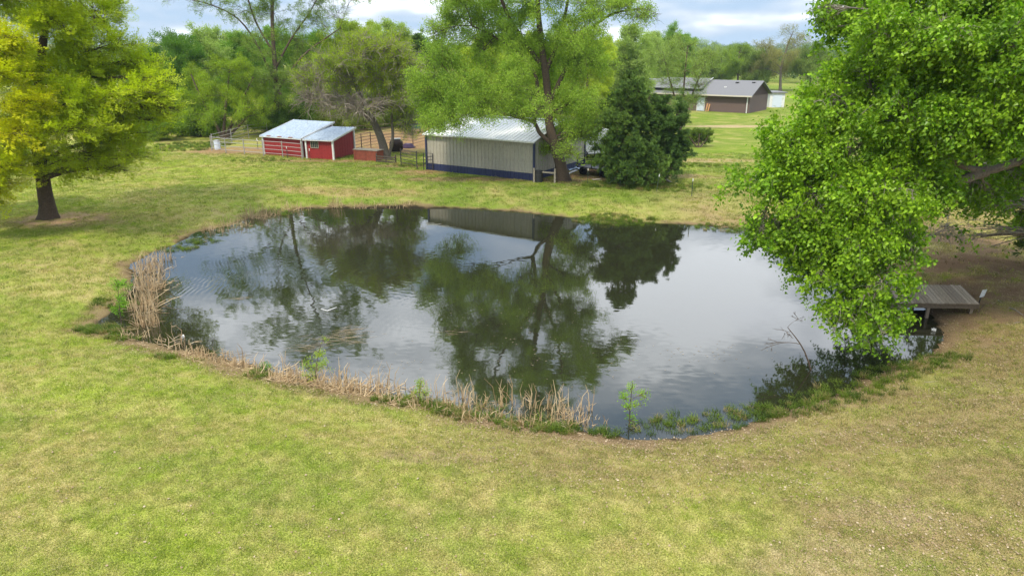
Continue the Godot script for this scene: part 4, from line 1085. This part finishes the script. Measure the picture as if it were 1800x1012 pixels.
func make_fences() -> void:
	fence("pipe_fence", "pale pipe rail fence running from the multi stemmed tree to the red sheds", [G(372, 265), G(397, 269), G(463, 274), G(497, 276.5), G(531, 280)], 1.35, 4, M.pipe_pale, 0.05, 0.028, 2.4)
	fence("pipe_fence", "pale pipe rails slanting back toward the trees behind the fence corner", [G(374, 262), G(437, 243), G(470, 238)], 1.4, 4, M.pipe_pale, 0.045, 0.025, 4.0)
	fence("corral_fence", "brown pipe corral panels between the small red shed and the tangled tree", [G(619, 268), G(652, 260), G(690, 256)], 1.5, 5, M.pipe_brown, 0.045, 0.024, 2.2)
	fence("corral_fence", "thin brown corral rails beyond the purple tub", [G(690, 256), G(726, 258), G(748, 252)], 1.5, 5, M.pipe_brown, 0.05, 0.022, 3.0)
	fence("corral_fence", "distant corral rails along the bare soil behind the sheds", [G(622, 247), G(690, 241), G(748, 238)], 1.5, 4, M.pipe_brown, 0.05, 0.022, 4.0)
	fence("pipe_gate", "dark pipe panel standing left of the metal building's corner", [G(705, 291), G(733, 297)], 1.35, 5, M.pipe_dark, 0.045, 0.024, 3.0)
	fence("pipe_gate", "grey pipe gate swung in front of the metal building's corner", [G(745, 298.5), G(761, 299.5)], 1.35, 5, M.pipe_dark, 0.035, 0.022, 3.0, 0.0)
	# low wooden rail at the tangled tree
	var p := G(661, 285)
	var q := G(696, 288)
	var root := thing("wooden_rail", p, "low dark wooden rail fence at the foot of the tangled tree", "fence")
	for k in 3:
		var mb := MB.new()
		mb.bar(Vector3.UP * (0.14 + 0.2 * k), q - p + Vector3.UP * (0.12 + 0.2 * k), 0.04, 0.11)
		put("rail", mb.mesh(), M.dark_wood, root)
	for t in [0.02, 0.5, 0.98]:
		var mb := MB.new()
		var o: Vector3 = (q - p) * float(t) + Vector3(0, -0.05, -0.09)
		mb.bar(o, o + Vector3.UP * 0.8, 0.1, 0.1)
		put("post", mb.mesh(), M.dark_wood, root)
	# wooden brace by the building corner
	var b0 := G(938.5, 320.5)
	var b1 := G(975, 322)
	var br := thing("wooden_brace", b0, "pale wooden brace posts with a top rail beside the building corner", "fence")
	for o in [Vector3.ZERO, b1 - b0]:
		var mb := MB.new()
		mb.bar(o - Vector3.UP * 0.1, o + Vector3.UP * 1.05, 0.12, 0.12)
		put("post", mb.mesh(), M.pale_wood, br)
	var rb := MB.new()
	rb.bar(Vector3(0, 0.8, -0.12), b1 - b0 + Vector3(0, 0.72, -0.12), 0.1, 0.1)
	put("rail", rb.mesh(), M.pale_wood, br)
	# steel fence posts with white tips
	for t in [[1033, 324, "green steel post with white tip beside the elm trunk"], [1090, 330, "green steel post with white tip in front of the conical cedar"], [1154, 336, "leaning green steel post with white tip in front of the lower cedar"], [1216, 345, "green steel post with white tip alone on the open grass"]]:
		var s := G(t[0], t[1])
		var r2 := thing("steel_post", s, t[2], "post", "steel posts along the far lawn")
		var lean := Vector3(0.12 if t[0] == 1154 else 0.0, 0, 0)
		var mb := MB.new()
		mb.bar(-Vector3.UP * 0.1, Vector3.UP * 1.0 + lean, 0.045, 0.035)
		put("shaft", mb.mesh(), M.post_green, r2)
		var mt := MB.new()
		mt.bar(Vector3.UP * 1.0 + lean, Vector3.UP * 1.17 + lean * 1.17, 0.06, 0.05)
		put("tip", mt.mesh(), M.white, r2)
	for t in [[453, 262, "short white tipped post inside the pale fence"], [469, 266, "white tipped post at the larger shed's corner"], [505, 278, "white tipped post in front of the larger shed's wall"], [545, 282, "white tipped post in front of the smaller shed's wall"]]:
		var s := G(t[0], t[1])
		var r2 := thing("steel_post", s, t[2], "post", "white tipped posts by the red sheds")
		var mb := MB.new()
		mb.bar(-Vector3.UP * 0.1, Vector3.UP * 0.85, 0.04, 0.04)
		put("shaft", mb.mesh(), M.pipe_dark, r2)
		var mt := MB.new()
		mt.bar(Vector3.UP * 0.85, Vector3.UP * 1.05, 0.055, 0.055)
		put("tip", mt.mesh(), M.white, r2)

func wheel(r: float, w: float, parent: Node, where: Vector3, ax: Vector3, hub: Material) -> void:
	var mb := MB.new()
	mb.tube(PackedVector3Array([-ax * w / 2, -ax * w * 0.48, -ax * w * 0.3, ax * w * 0.3, ax * w * 0.48, ax * w / 2]), PackedFloat32Array([r * 0.5, r * 0.9, r, r, r * 0.9, r * 0.5]), 20)
	var t := put("wheel", mb.mesh(), M.tyre, parent, where)
	var mh := MB.new()
	mh.tube(PackedVector3Array([-ax * w * 0.52, ax * w * 0.52]), PackedFloat32Array([r * 0.52, r * 0.52]), 14)
	put("rim", mh.mesh(), hub, t)

func make_yard() -> void:
	# red box by the tree
	var p := G(622, 281)
	var u := (G(663, 284) - p)
	var v := Vector3(u.z, 0, -u.x).normalized() * 1.0
	var bx := thing("red_bin", p, "low brick red wooden bin with a pale lid beside the tangled tree", "bin")
	put("body", boxmesh(-Vector3.UP * 0.05, u, Vector3.UP * 0.95, v), M.red_box, bx)
	put("lid", boxmesh(-u * 0.02 - v * 0.04 + Vector3.UP * 0.9, u * 1.04, Vector3.UP * 0.05, v * 1.08), M.pale_wood, bx)
	for k in 3:
		put("cleat", boxmesh(u * (0.03 + 0.44 * k) - v * 0.03, u * 0.05, Vector3.UP * 0.88, v * 0.025), M.red_box, bx)
	# bales
	for b in [["hay_bale", 610, 231, 0.75, "hay_rust", "rounded rust brown bale just behind the smaller red shed"], ["hay_bale", 697, 266, 0.6, "hay_dark", "dark brown round bale with a pale cap beside the tangled tree"]]:
		var s := G(b[1], b[2])
		var r: float = b[3]
		var root := thing(b[0], s, b[5], "bale")
		var mb := MB.new()
		var pts := PackedVector3Array()
		var rad := PackedFloat32Array()
		for k in 9:
			var t := k / 8.0
			pts.append(Vector3((t - 0.5) * r * 2.0, r * 0.95, 0))
			rad.append(r * (1.0 - 0.35 * pow(absf(t * 2.0 - 1.0), 4.0)))
		mb.tube(pts, rad, 18, 0.03, 1.0)
		put("hay", mb.mesh(), M[b[4]], root)
		if r < 0.7:
			put("wrap", boxmesh(Vector3(-0.5, r * 1.9, -0.25), Vector3(0.9, 0.03, 0), Vector3(0, 0.08, 0), Vector3(0, 0, 0.5)), M.white, root)
	# purple tub, upside down
	var pt := thing("plastic_tub", G(717, 259), "upturned purple plastic tub on the corral soil", "tub")
	var mt := MB.new()
	mt.tube(PackedVector3Array([Vector3(0, -0.02, 0), Vector3(0, 0.05, 0), Vector3(0, 0.06, 0), Vector3(0, 0.3, 0), Vector3(0, 0.36, 0)]), PackedFloat32Array([0.72, 0.72, 0.66, 0.5, 0.4]), 20)
	put("shell", mt.mesh(), M.purple, pt)
	var rimb := MB.new()
	rimb.tube(PackedVector3Array([Vector3(0, 0.0, 0), Vector3(0, 0.045, 0)]), PackedFloat32Array([0.76, 0.76]), 20)
	put("rim", rimb.mesh(), M.black, pt)
	# feeder
	var fd := thing("hay_feeder", G(729, 233), "small green metal feeder rack far back in the corral", "feeder")
	for q in [Vector3(-0.6, 0, 0), Vector3(0.6, 0, 0), Vector3(-0.6, 0, -0.8), Vector3(0.6, 0, -0.8)]:
		var mb := MB.new()
		mb.rod(q - Vector3.UP * 0.1, q + Vector3.UP * 1.3, 0.04)
		put("leg", mb.mesh(), M.pipe_dark, fd)
	put("trough", boxmesh(Vector3(-0.65, 0.45, -0.85), Vector3(1.3, 0, 0), Vector3(0, 0.4, 0), Vector3(0, 0, 0.9)), M.green_paint, fd)
	# white enclosed trailer
	var ta := G(1008, 280)
	var tz := thing("enclosed_trailer", ta, "white enclosed trailer with two wheels behind the metal building", "trailer")
	var tu := Vector3(0.97, 0, -0.24)
	var tv := Vector3(-0.24, 0, -0.97)
	var body := MB.new()
	body.box(-tu * 3.0 + Vector3.UP * 0.45, tu * 6.2, Vector3.UP * 2.0, tv * 2.1)
	put("body", body.mesh(), M.white, tz)
	put("roof", boxmesh(-tu * 3.05 - tv * 0.05 + Vector3.UP * 2.45, tu * 6.3, Vector3.UP * 0.08, tv * 2.2), M.white, tz)
	put("corner_trim", boxmesh(tu * 3.2 - tv * 0.02 + Vector3.UP * 0.45, tu * 0.06, Vector3.UP * 2.0, tv * 0.06), M.pipe_dark, tz)
	put("frame", boxmesh(-tu * 3.0 + Vector3.UP * 0.35, tu * 6.2, Vector3.UP * 0.1, tv * 2.1), M.black, tz)
	for k in 2:
		wheel(0.36, 0.22, tz, tu * (0.05 + 0.82 * k) - tv * 0.06 + Vector3.UP * 0.35, tv, M.rust)
		var fm := MB.new()
		fm.tube(bez(tu * (-0.42 + 0.82 * k) - tv * 0.1 + Vector3.UP * 0.4, tu * (0.05 + 0.82 * k) - tv * 0.1 + Vector3.UP * 1.25, tu * (0.52 + 0.82 * k) - tv * 0.1 + Vector3.UP * 0.4, 8), taper(8, 0.05, 0.05), 6)
		put("fender", fm.mesh(), M.pipe_dark, tz)
	# black utility trailer
	var ut := G(1020, 306)
	var uz := thing("utility_trailer", ut, "black open utility trailer with upright rails beside the elm", "trailer")
	var uu := (G(1062, 311) - ut)
	var ul := uu.length()
	uu = uu / ul
	var uv := Vector3(uu.z, 0, -uu.x)
	put("deck", boxmesh(-uu * 0.3 + Vector3.UP * 0.5, uu * (ul + 0.8), Vector3.UP * 0.08, uv * 2.6), M.black, uz)
	for e in [[-0.3, 0.0], [1.0, 0.0], [ul + 0.5, 0.0], [-0.3, 2.6], [1.0, 2.6], [ul + 0.5, 2.6]]:
		var mb := MB.new()
		var q: Vector3 = uu * float(e[0]) + uv * float(e[1])
		mb.rod(q + Vector3.UP * 0.5, q + Vector3.UP * (1.5 if e[0] < 0.5 else 1.2), 0.04)
		put("upright", mb.mesh(), M.black, uz)
	for h in [0.85, 1.2]:
		for side in [0.0, 2.6]:
			var mb := MB.new()
			mb.rod(uu * -0.3 + uv * float(side) + Vector3.UP * float(h), uu * (ul + 0.5) + uv * float(side) + Vector3.UP * float(h), 0.03)
			put("rail", mb.mesh(), M.black, uz)
	var gb := MB.new()
	gb.rod(-uu * 0.3 + Vector3.UP * 1.5, -uu * 0.3 + uv * 2.6 + Vector3.UP * 1.5, 0.03)
	put("rail", gb.mesh(), M.black, uz)
	wheel(0.33, 0.22, uz, uu * 0.35 - uv * 0.16 + Vector3.UP * 0.32, uv, M.pipe_dark)
	wheel(0.33, 0.22, uz, uu * (ul - 0.05) - uv * 0.16 + Vector3.UP * 0.32, uv, M.pipe_dark)
	# barrel beside the brace
	var brl := thing("barrel", G(947, 320), "dark plastic barrel behind the wooden brace", "barrel")
	var bm := MB.new()
	bm.tube(PackedVector3Array([Vector3(0, -0.03, 0), Vector3(0, 0.05, 0), Vector3(0, 0.3, 0), Vector3(0, 0.62, 0), Vector3(0, 0.82, 0), Vector3(0, 0.86, 0)]), PackedFloat32Array([0.27, 0.3, 0.32, 0.32, 0.3, 0.25]), 18)
	put("drum", bm.mesh(), M.black, brl)
	var bh := MB.new()
	bh.tube(PackedVector3Array([Vector3(0, 0.56, 0), Vector3(0, 0.6, 0)]), PackedFloat32Array([0.335, 0.335]), 18)
	put("hoop", bh.mesh(), M.pipe_dark, brl)
	# loose boards
	for b in [[1071, 322, 1090, 322, 0.0, 0.75, 0.3, "white", "white board leaning against the foot of the conical cedar"], [997, 307, 1013, 301, 0.03, 0.1, 0.22, "white", "pale board lying beside the elm trunk"], [1042, 317, 1056, 316, 0.04, 0.06, 0.3, "pale_wood", "weathered board lying near the trailer wheel"], [1168, 315, 1181, 322, 0.05, 0.05, 0.22, "pale_wood", "grey plank lying on grass beside the lower cedar"], [1168, 303, 1183, 305, 0.06, 0.12, 0.25, "pale_wood", "broken plank lying behind the lower cedar"]]:
		var s := G(b[0], b[1])
		var e := G(b[2], b[3])
		var mb := MB.new()
		mb.bar(Vector3.UP * (float(b[4]) + 0.02), e - s + Vector3.UP * float(b[5]), b[6], 0.04)
		tag(put("board", mb.mesh(), M[b[7]], null, s), b[8], "board")
	# scrap heap: a crumpled sheet and a drum
	var sc := thing("scrap_sheet", G(990, 300), "crumpled pale metal sheet on the ground behind the elm", "scrap")
	var sm := MB.new()
	for i in 6:
		for k in 3:
			var f := func(a: int, b: int) -> Vector3: return Vector3(a * 0.28, 0.08 + 0.12 * sin(a * 2.1 + b * 1.3) * cos(b * 1.7) + 0.05, -b * 0.4)
			sm.quad(f.call(i, k), f.call(i + 1, k), f.call(i + 1, k + 1), f.call(i, k + 1))
	put("sheet", sm.mesh(), M.galvanised, sc)
	# blue grey bucket inside the pale fence
	var bk := thing("bucket", G(382, 262), "blue grey plastic drum inside the pale pipe fence", "drum")
	var bkm := MB.new()
	bkm.tube(PackedVector3Array([Vector3(0, -0.03, 0), Vector3(0, 0.02, 0), Vector3(0, 0.85, 0), Vector3(0, 0.88, 0)]), PackedFloat32Array([0.26, 0.28, 0.3, 0.26]), 16)
	put("drum", bkm.mesh(), M.door, bk)
	var bkr := MB.new()
	bkr.tube(PackedVector3Array([Vector3(0, 0.8, 0), Vector3(0, 0.86, 0)]), PackedFloat32Array([0.315, 0.315]), 16)
	put("rim", bkr.mesh(), M.pipe_pale, bk)

func make_dock() -> void:
	rng.seed = 31
	var top := -0.12
	var a := G(1722, 533, top)      # near right corner
	var b := G(1690, 501.5, top)    # far right corner
	var c := G(1565, 530.5, top)
	var v := b - a
	var u := (c - a).normalized()
	var length := 4.6
	var root := thing("dock", Vector3(a.x, height(a.x, a.z), a.z), "weathered wooden plank dock reaching over the water under the cottonwood", "dock")
	var o := a - root.position
	var up := Vector3.UP
	var n := 32
	var w := length / n
	for k in n:
		var m: Material = [M.plank, M.plank_b, M.plank_c, M.plank][rng.randi() % 4]
		var p := o + u * (w * k + 0.006) - v.normalized() * (0.03 + rng.randf() * 0.04) - up * 0.038
		var e := v + v.normalized() * (0.06 + rng.randf() * 0.05)
		var lift := up * rng.randf_range(-0.004, 0.006)
		var x := u * (w - 0.012)
		var mb := MB.new()
		var ch := 0.006
		var un := u * ch
		mb.hexa([p + lift, p + x + lift, p + x + e + lift, p + e + lift, p + lift + up * 0.032, p + x + lift + up * 0.032, p + x + e + lift + up * 0.032, p + e + lift + up * 0.032])
		mb.hexa([p + lift + up * 0.0325, p + x + lift + up * 0.0325, p + x + e + lift + up * 0.0325, p + e + lift + up * 0.0325, p + lift + up * 0.038 + un, p + x + lift + up * 0.038 - un, p + x + e + lift + up * 0.038 - un, p + e + lift + up * 0.038 + un])
		put("plank", mb.mesh(), m, root)
	for t in [0.0, 0.5, 1.0]:
		var q: Vector3 = o + v * float(t) * 0.96 + v.normalized() * 0.03 - up * 0.24
		put("beam", boxmesh(q, u * length, up * 0.2, v.normalized() * 0.05), M.beam, root)
	put("beam", boxmesh(o - up * 0.24 - u * 0.05, u * 0.05, up * 0.2, v), M.beam, root)
	for t in [0.12, 1.75, 3.4, 4.5]:
		for s in [0.04, 0.93]:
			var q: Vector3 = o + u * float(t) + v * float(s)
			var w3 := q + root.position
			var bottom := minf(height(w3.x, w3.z) - 0.15 - w3.y, -0.3)
			put("post", boxmesh(q + up * bottom, u * 0.12, up * (-bottom - 0.05), v.normalized() * 0.12), M.plank_b, root)
	# sign on a dark stake
	var s := G(1720, 532, -0.3)
	s.y = height(s.x, s.z)
	var sg := thing("small_sign", s, "small pale sign plate on a dark leaning stake at the dock's corner", "sign")
	var mb := MB.new()
	mb.rod(-up * 0.1, up * 0.62 + Vector3(0.1, 0, 0), 0.022)
	put("stake", mb.mesh(), M.black, sg)
	put("plate", boxmesh(Vector3(-0.02, 0.42, 0.03), Vector3(0.16, 0.04, 0.02), Vector3(0.06, 0.3, 0), Vector3(0, 0, 0.012)), M.white, sg)
	# sticks and pale litter
	for st in [[1755, 528, 1800, 558, 0.03, "long grey fallen branch on the bare ground beyond the dock"], [1770, 567, 1795, 568, 0.02, "pale short stick lying right of the dock"], [1722, 540, 1736, 531, 0.015, "dark thin stick beside the dock's corner"], [1628, 658, 1648, 662, 0.012, "thin pale stick on the grassy bank near the dock"]]:
		var p := G(st[0], st[1], -0.3)
		var q := G(st[2], st[3], -0.3)
		p.y = height(p.x, p.z) + 0.01
		q.y = height(q.x, q.z) + 0.03
		var m2 := MB.new()
		m2.tube(PackedVector3Array([Vector3.ZERO, (q - p) * 0.35 + rand_dir() * 0.05, (q - p) * 0.7 + rand_dir() * 0.05, q - p]), PackedFloat32Array([st[4], float(st[4]) * 0.9, float(st[4]) * 0.7, float(st[4]) * 0.4]), 6)
		tag(put("fallen_stick", m2.mesh(), M.bark_pale if st[4] != 0.015 else M.bark_brown, null, p), st[5], "stick")
	var f := G(564, 543, WATER)
	var fm := MB.new()
	fm.tube(PackedVector3Array([Vector3.ZERO, G(575, 547, WATER) - f + up * 0.015, G(591, 541, WATER) - f + up * 0.02]), PackedFloat32Array([0.016, 0.022, 0.012]), 6)
	tag(put("floating_stick", fm.mesh(), M.white, null, f + up * 0.005), "bent white stick floating on the open pond", "stick")
	for l in [[320, 594, "crumpled white scrap on the muddy bank by the tall reeds"], [1642, 582, "crumpled white scrap by the water near the dock"]]:
		var p := G(l[0], l[1], WATER)
		p.y = maxf(height(p.x, p.z), WATER)
		var m3 := MB.new()
		for k in 10:
			var d := rand_dir() * 0.1
			m3.tri(d + up * 0.06, rand_dir() * 0.1 + up * 0.06, rand_dir() * 0.05 + up * 0.04)
		tag(put("litter_scrap", m3.mesh(), M.white, null, p), l[2], "litter")

# ---------- sky ----------
func make_sky() -> PanoramaSkyMaterial:
	var w := 2048
	var h := 1024
	var n := FastNoiseLite.new()
	n.seed = 8
	n.noise_type = FastNoiseLite.TYPE_SIMPLEX_SMOOTH
	n.frequency = 1.0
	n.fractal_octaves = 5
	n.fractal_gain = 0.52
	var im := Image.create(w, h, false, Image.FORMAT_RGBF)
	im.fill(Color(0.2, 0.2, 0.13))
	for j in h / 2 + 2:
		var el := (0.5 - (j + 0.5) / h) * PI
		var sy := sin(el)
		var k := 1.0 / (maxf(sy, 0.0) + 0.16)       # a flat cloud deck seen in perspective
		for i in w:
			var az := (i + 0.5) / w * TAU
			var x := cos(az) * cos(el) * k
			var z := sin(az) * cos(el) * k
			var c := n.get_noise_3d(x * 0.9, sy * 2.5, z * 0.9)
			var cover := smoothstep(-0.3, 0.42, c + 0.10)
			var t := pow(1.0 - maxf(sy, 0.0), 3.0)
			var blue := Color(0.24, 0.37, 0.58).lerp(Color(0.275, 0.36, 0.455), t)
			var white := Color(0.90, 0.93, 0.97).lerp(Color(0.52, 0.555, 0.60), t)
			white = white * (1.3 + 0.65 * smoothstep(-0.05, 0.4, c) - 0.55 * t)
			im.set_pixel(i, j, blue.lerp(white, cover * 0.88))
	var p := PanoramaSkyMaterial.new()
	p.panorama = ImageTexture.create_from_image(im)
	return p

func _ready() -> void:
	na.seed = 2
	na.frequency = 0.05
	na.fractal_octaves = 3
	nb.seed = 5
	nb.frequency = 0.05
	nb.fractal_octaves = 3
	# camera
	var cam := Camera3D.new()
	cam.name = "camera"
	cam.position = EYE
	cam.rotation_degrees = Vector3(-PITCH, 0, 0)
	cam.fov = rad_to_deg(2.0 * atan(506.0 / F))
	cam.near = 0.1
	cam.far = 6000.0
	add_child(cam)
	cam.current = true
	# sky and exposure
	var env := Environment.new()
	env.background_mode = Environment.BG_SKY
	var sky := Sky.new()
	sky.sky_material = make_sky()
	env.sky = sky
	env.background_energy_multiplier = 1.12
	env.tonemap_mode = Environment.TONE_MAPPER_LINEAR
	env.tonemap_exposure = 1.76
	env.fog_enabled = true
	env.fog_density = 0.00016
	env.fog_light_color = Color(0.78, 0.86, 0.95)
	env.sdfgi_enabled = true
	env.ssao_enabled = true
	env.ssil_enabled = true
	var we := WorldEnvironment.new()
	we.name = "world"
	we.environment = env
	add_child(we)
	# sun behind thin cloud, high on the left
	var sun := DirectionalLight3D.new()
	sun.name = "sun"
	sun.light_energy = 0.8
	sun.light_color = Color(1.0, 0.96, 0.88)
	sun.light_angular_distance = 9.0
	sun.shadow_enabled = true
	sun.rotation_degrees = Vector3(-55, -24, 0)
	add_child(sun)

	for p in [[230, 465], [262, 448], [310, 430], [345, 408], [400, 398], [440, 383], [480, 377], [540, 366], [620, 363], [700, 362], [800, 365], [900, 372], [1000, 382], [1060, 388], [1150, 392], [1230, 396], [1330, 405], [1420, 425], [1500, 452], [1560, 485], [1600, 520], [1640, 556], [1655, 595], [1640, 618], [1560, 645], [1480, 688], [1400, 715], [1340, 735], [1290, 750], [1200, 766], [1100, 768], [1000, 752], [900, 738], [820, 722], [740, 703], [660, 688], [560, 670], [480, 652], [420, 638], [350, 618], [290, 608], [230, 592], [165, 575], [200, 545], [225, 520], [235, 490]]:
		var q := G(p[0], p[1], WATER)
		pond.append(Vector2(q.x, q.z))
	var soil := Color(0.34, 0.215, 0.115)
	dirt_spots = [[G(1560, 900), 1.2, 0.6, Color(0.4, 0.31, 0.17)], [G(1450, 990), 1.5, 0.6, Color(0.42, 0.33, 0.18)], [G(760, 795), 1.6, 0.35, Color(0.38, 0.29, 0.16)], [G(110, 387), 3.2, 2.0, Color(0.5, 0.34, 0.21)], [G(680, 250), 10.0, 9.0, soil], [G(740, 240), 9.0, 10.0, soil], [G(430, 264), 6.0, 3.0, soil], [G(560, 283), 5.0, 0.7, soil], [G(845, 315), 6.5, 1.0, Color(0.27, 0.19, 0.1)], [G(740, 303), 2.0, 1.4, soil], [G(1030, 306), 4.0, 3.0, Color(0.24, 0.14, 0.08)], [G(990, 318), 2.0, 1.0, Color(0.2, 0.14, 0.08)], [G(1290, 222), 6.0, 1.6, Color(0.5, 0.38, 0.22)], [G(1240, 282), 5.0, 1.2, Color(0.48, 0.36, 0.2)], [G(1210, 310), 3.0, 1.0, Color(0.36, 0.27, 0.14)], [G(700, 292), 3.0, 0.8, Color(0.3, 0.22, 0.11)], [G(600, 330), 6.0, 0.8, Color(0.36, 0.28, 0.12)]]
	make_materials()
	make_sprigs()
	make_ground()
	make_water()
	make_metal_building()
	make_sheds()
	make_house()
	make_fences()
	make_yard()
	make_dock()
	make_trees()
	make_far_wood()
	make_reeds()
	make_grass()
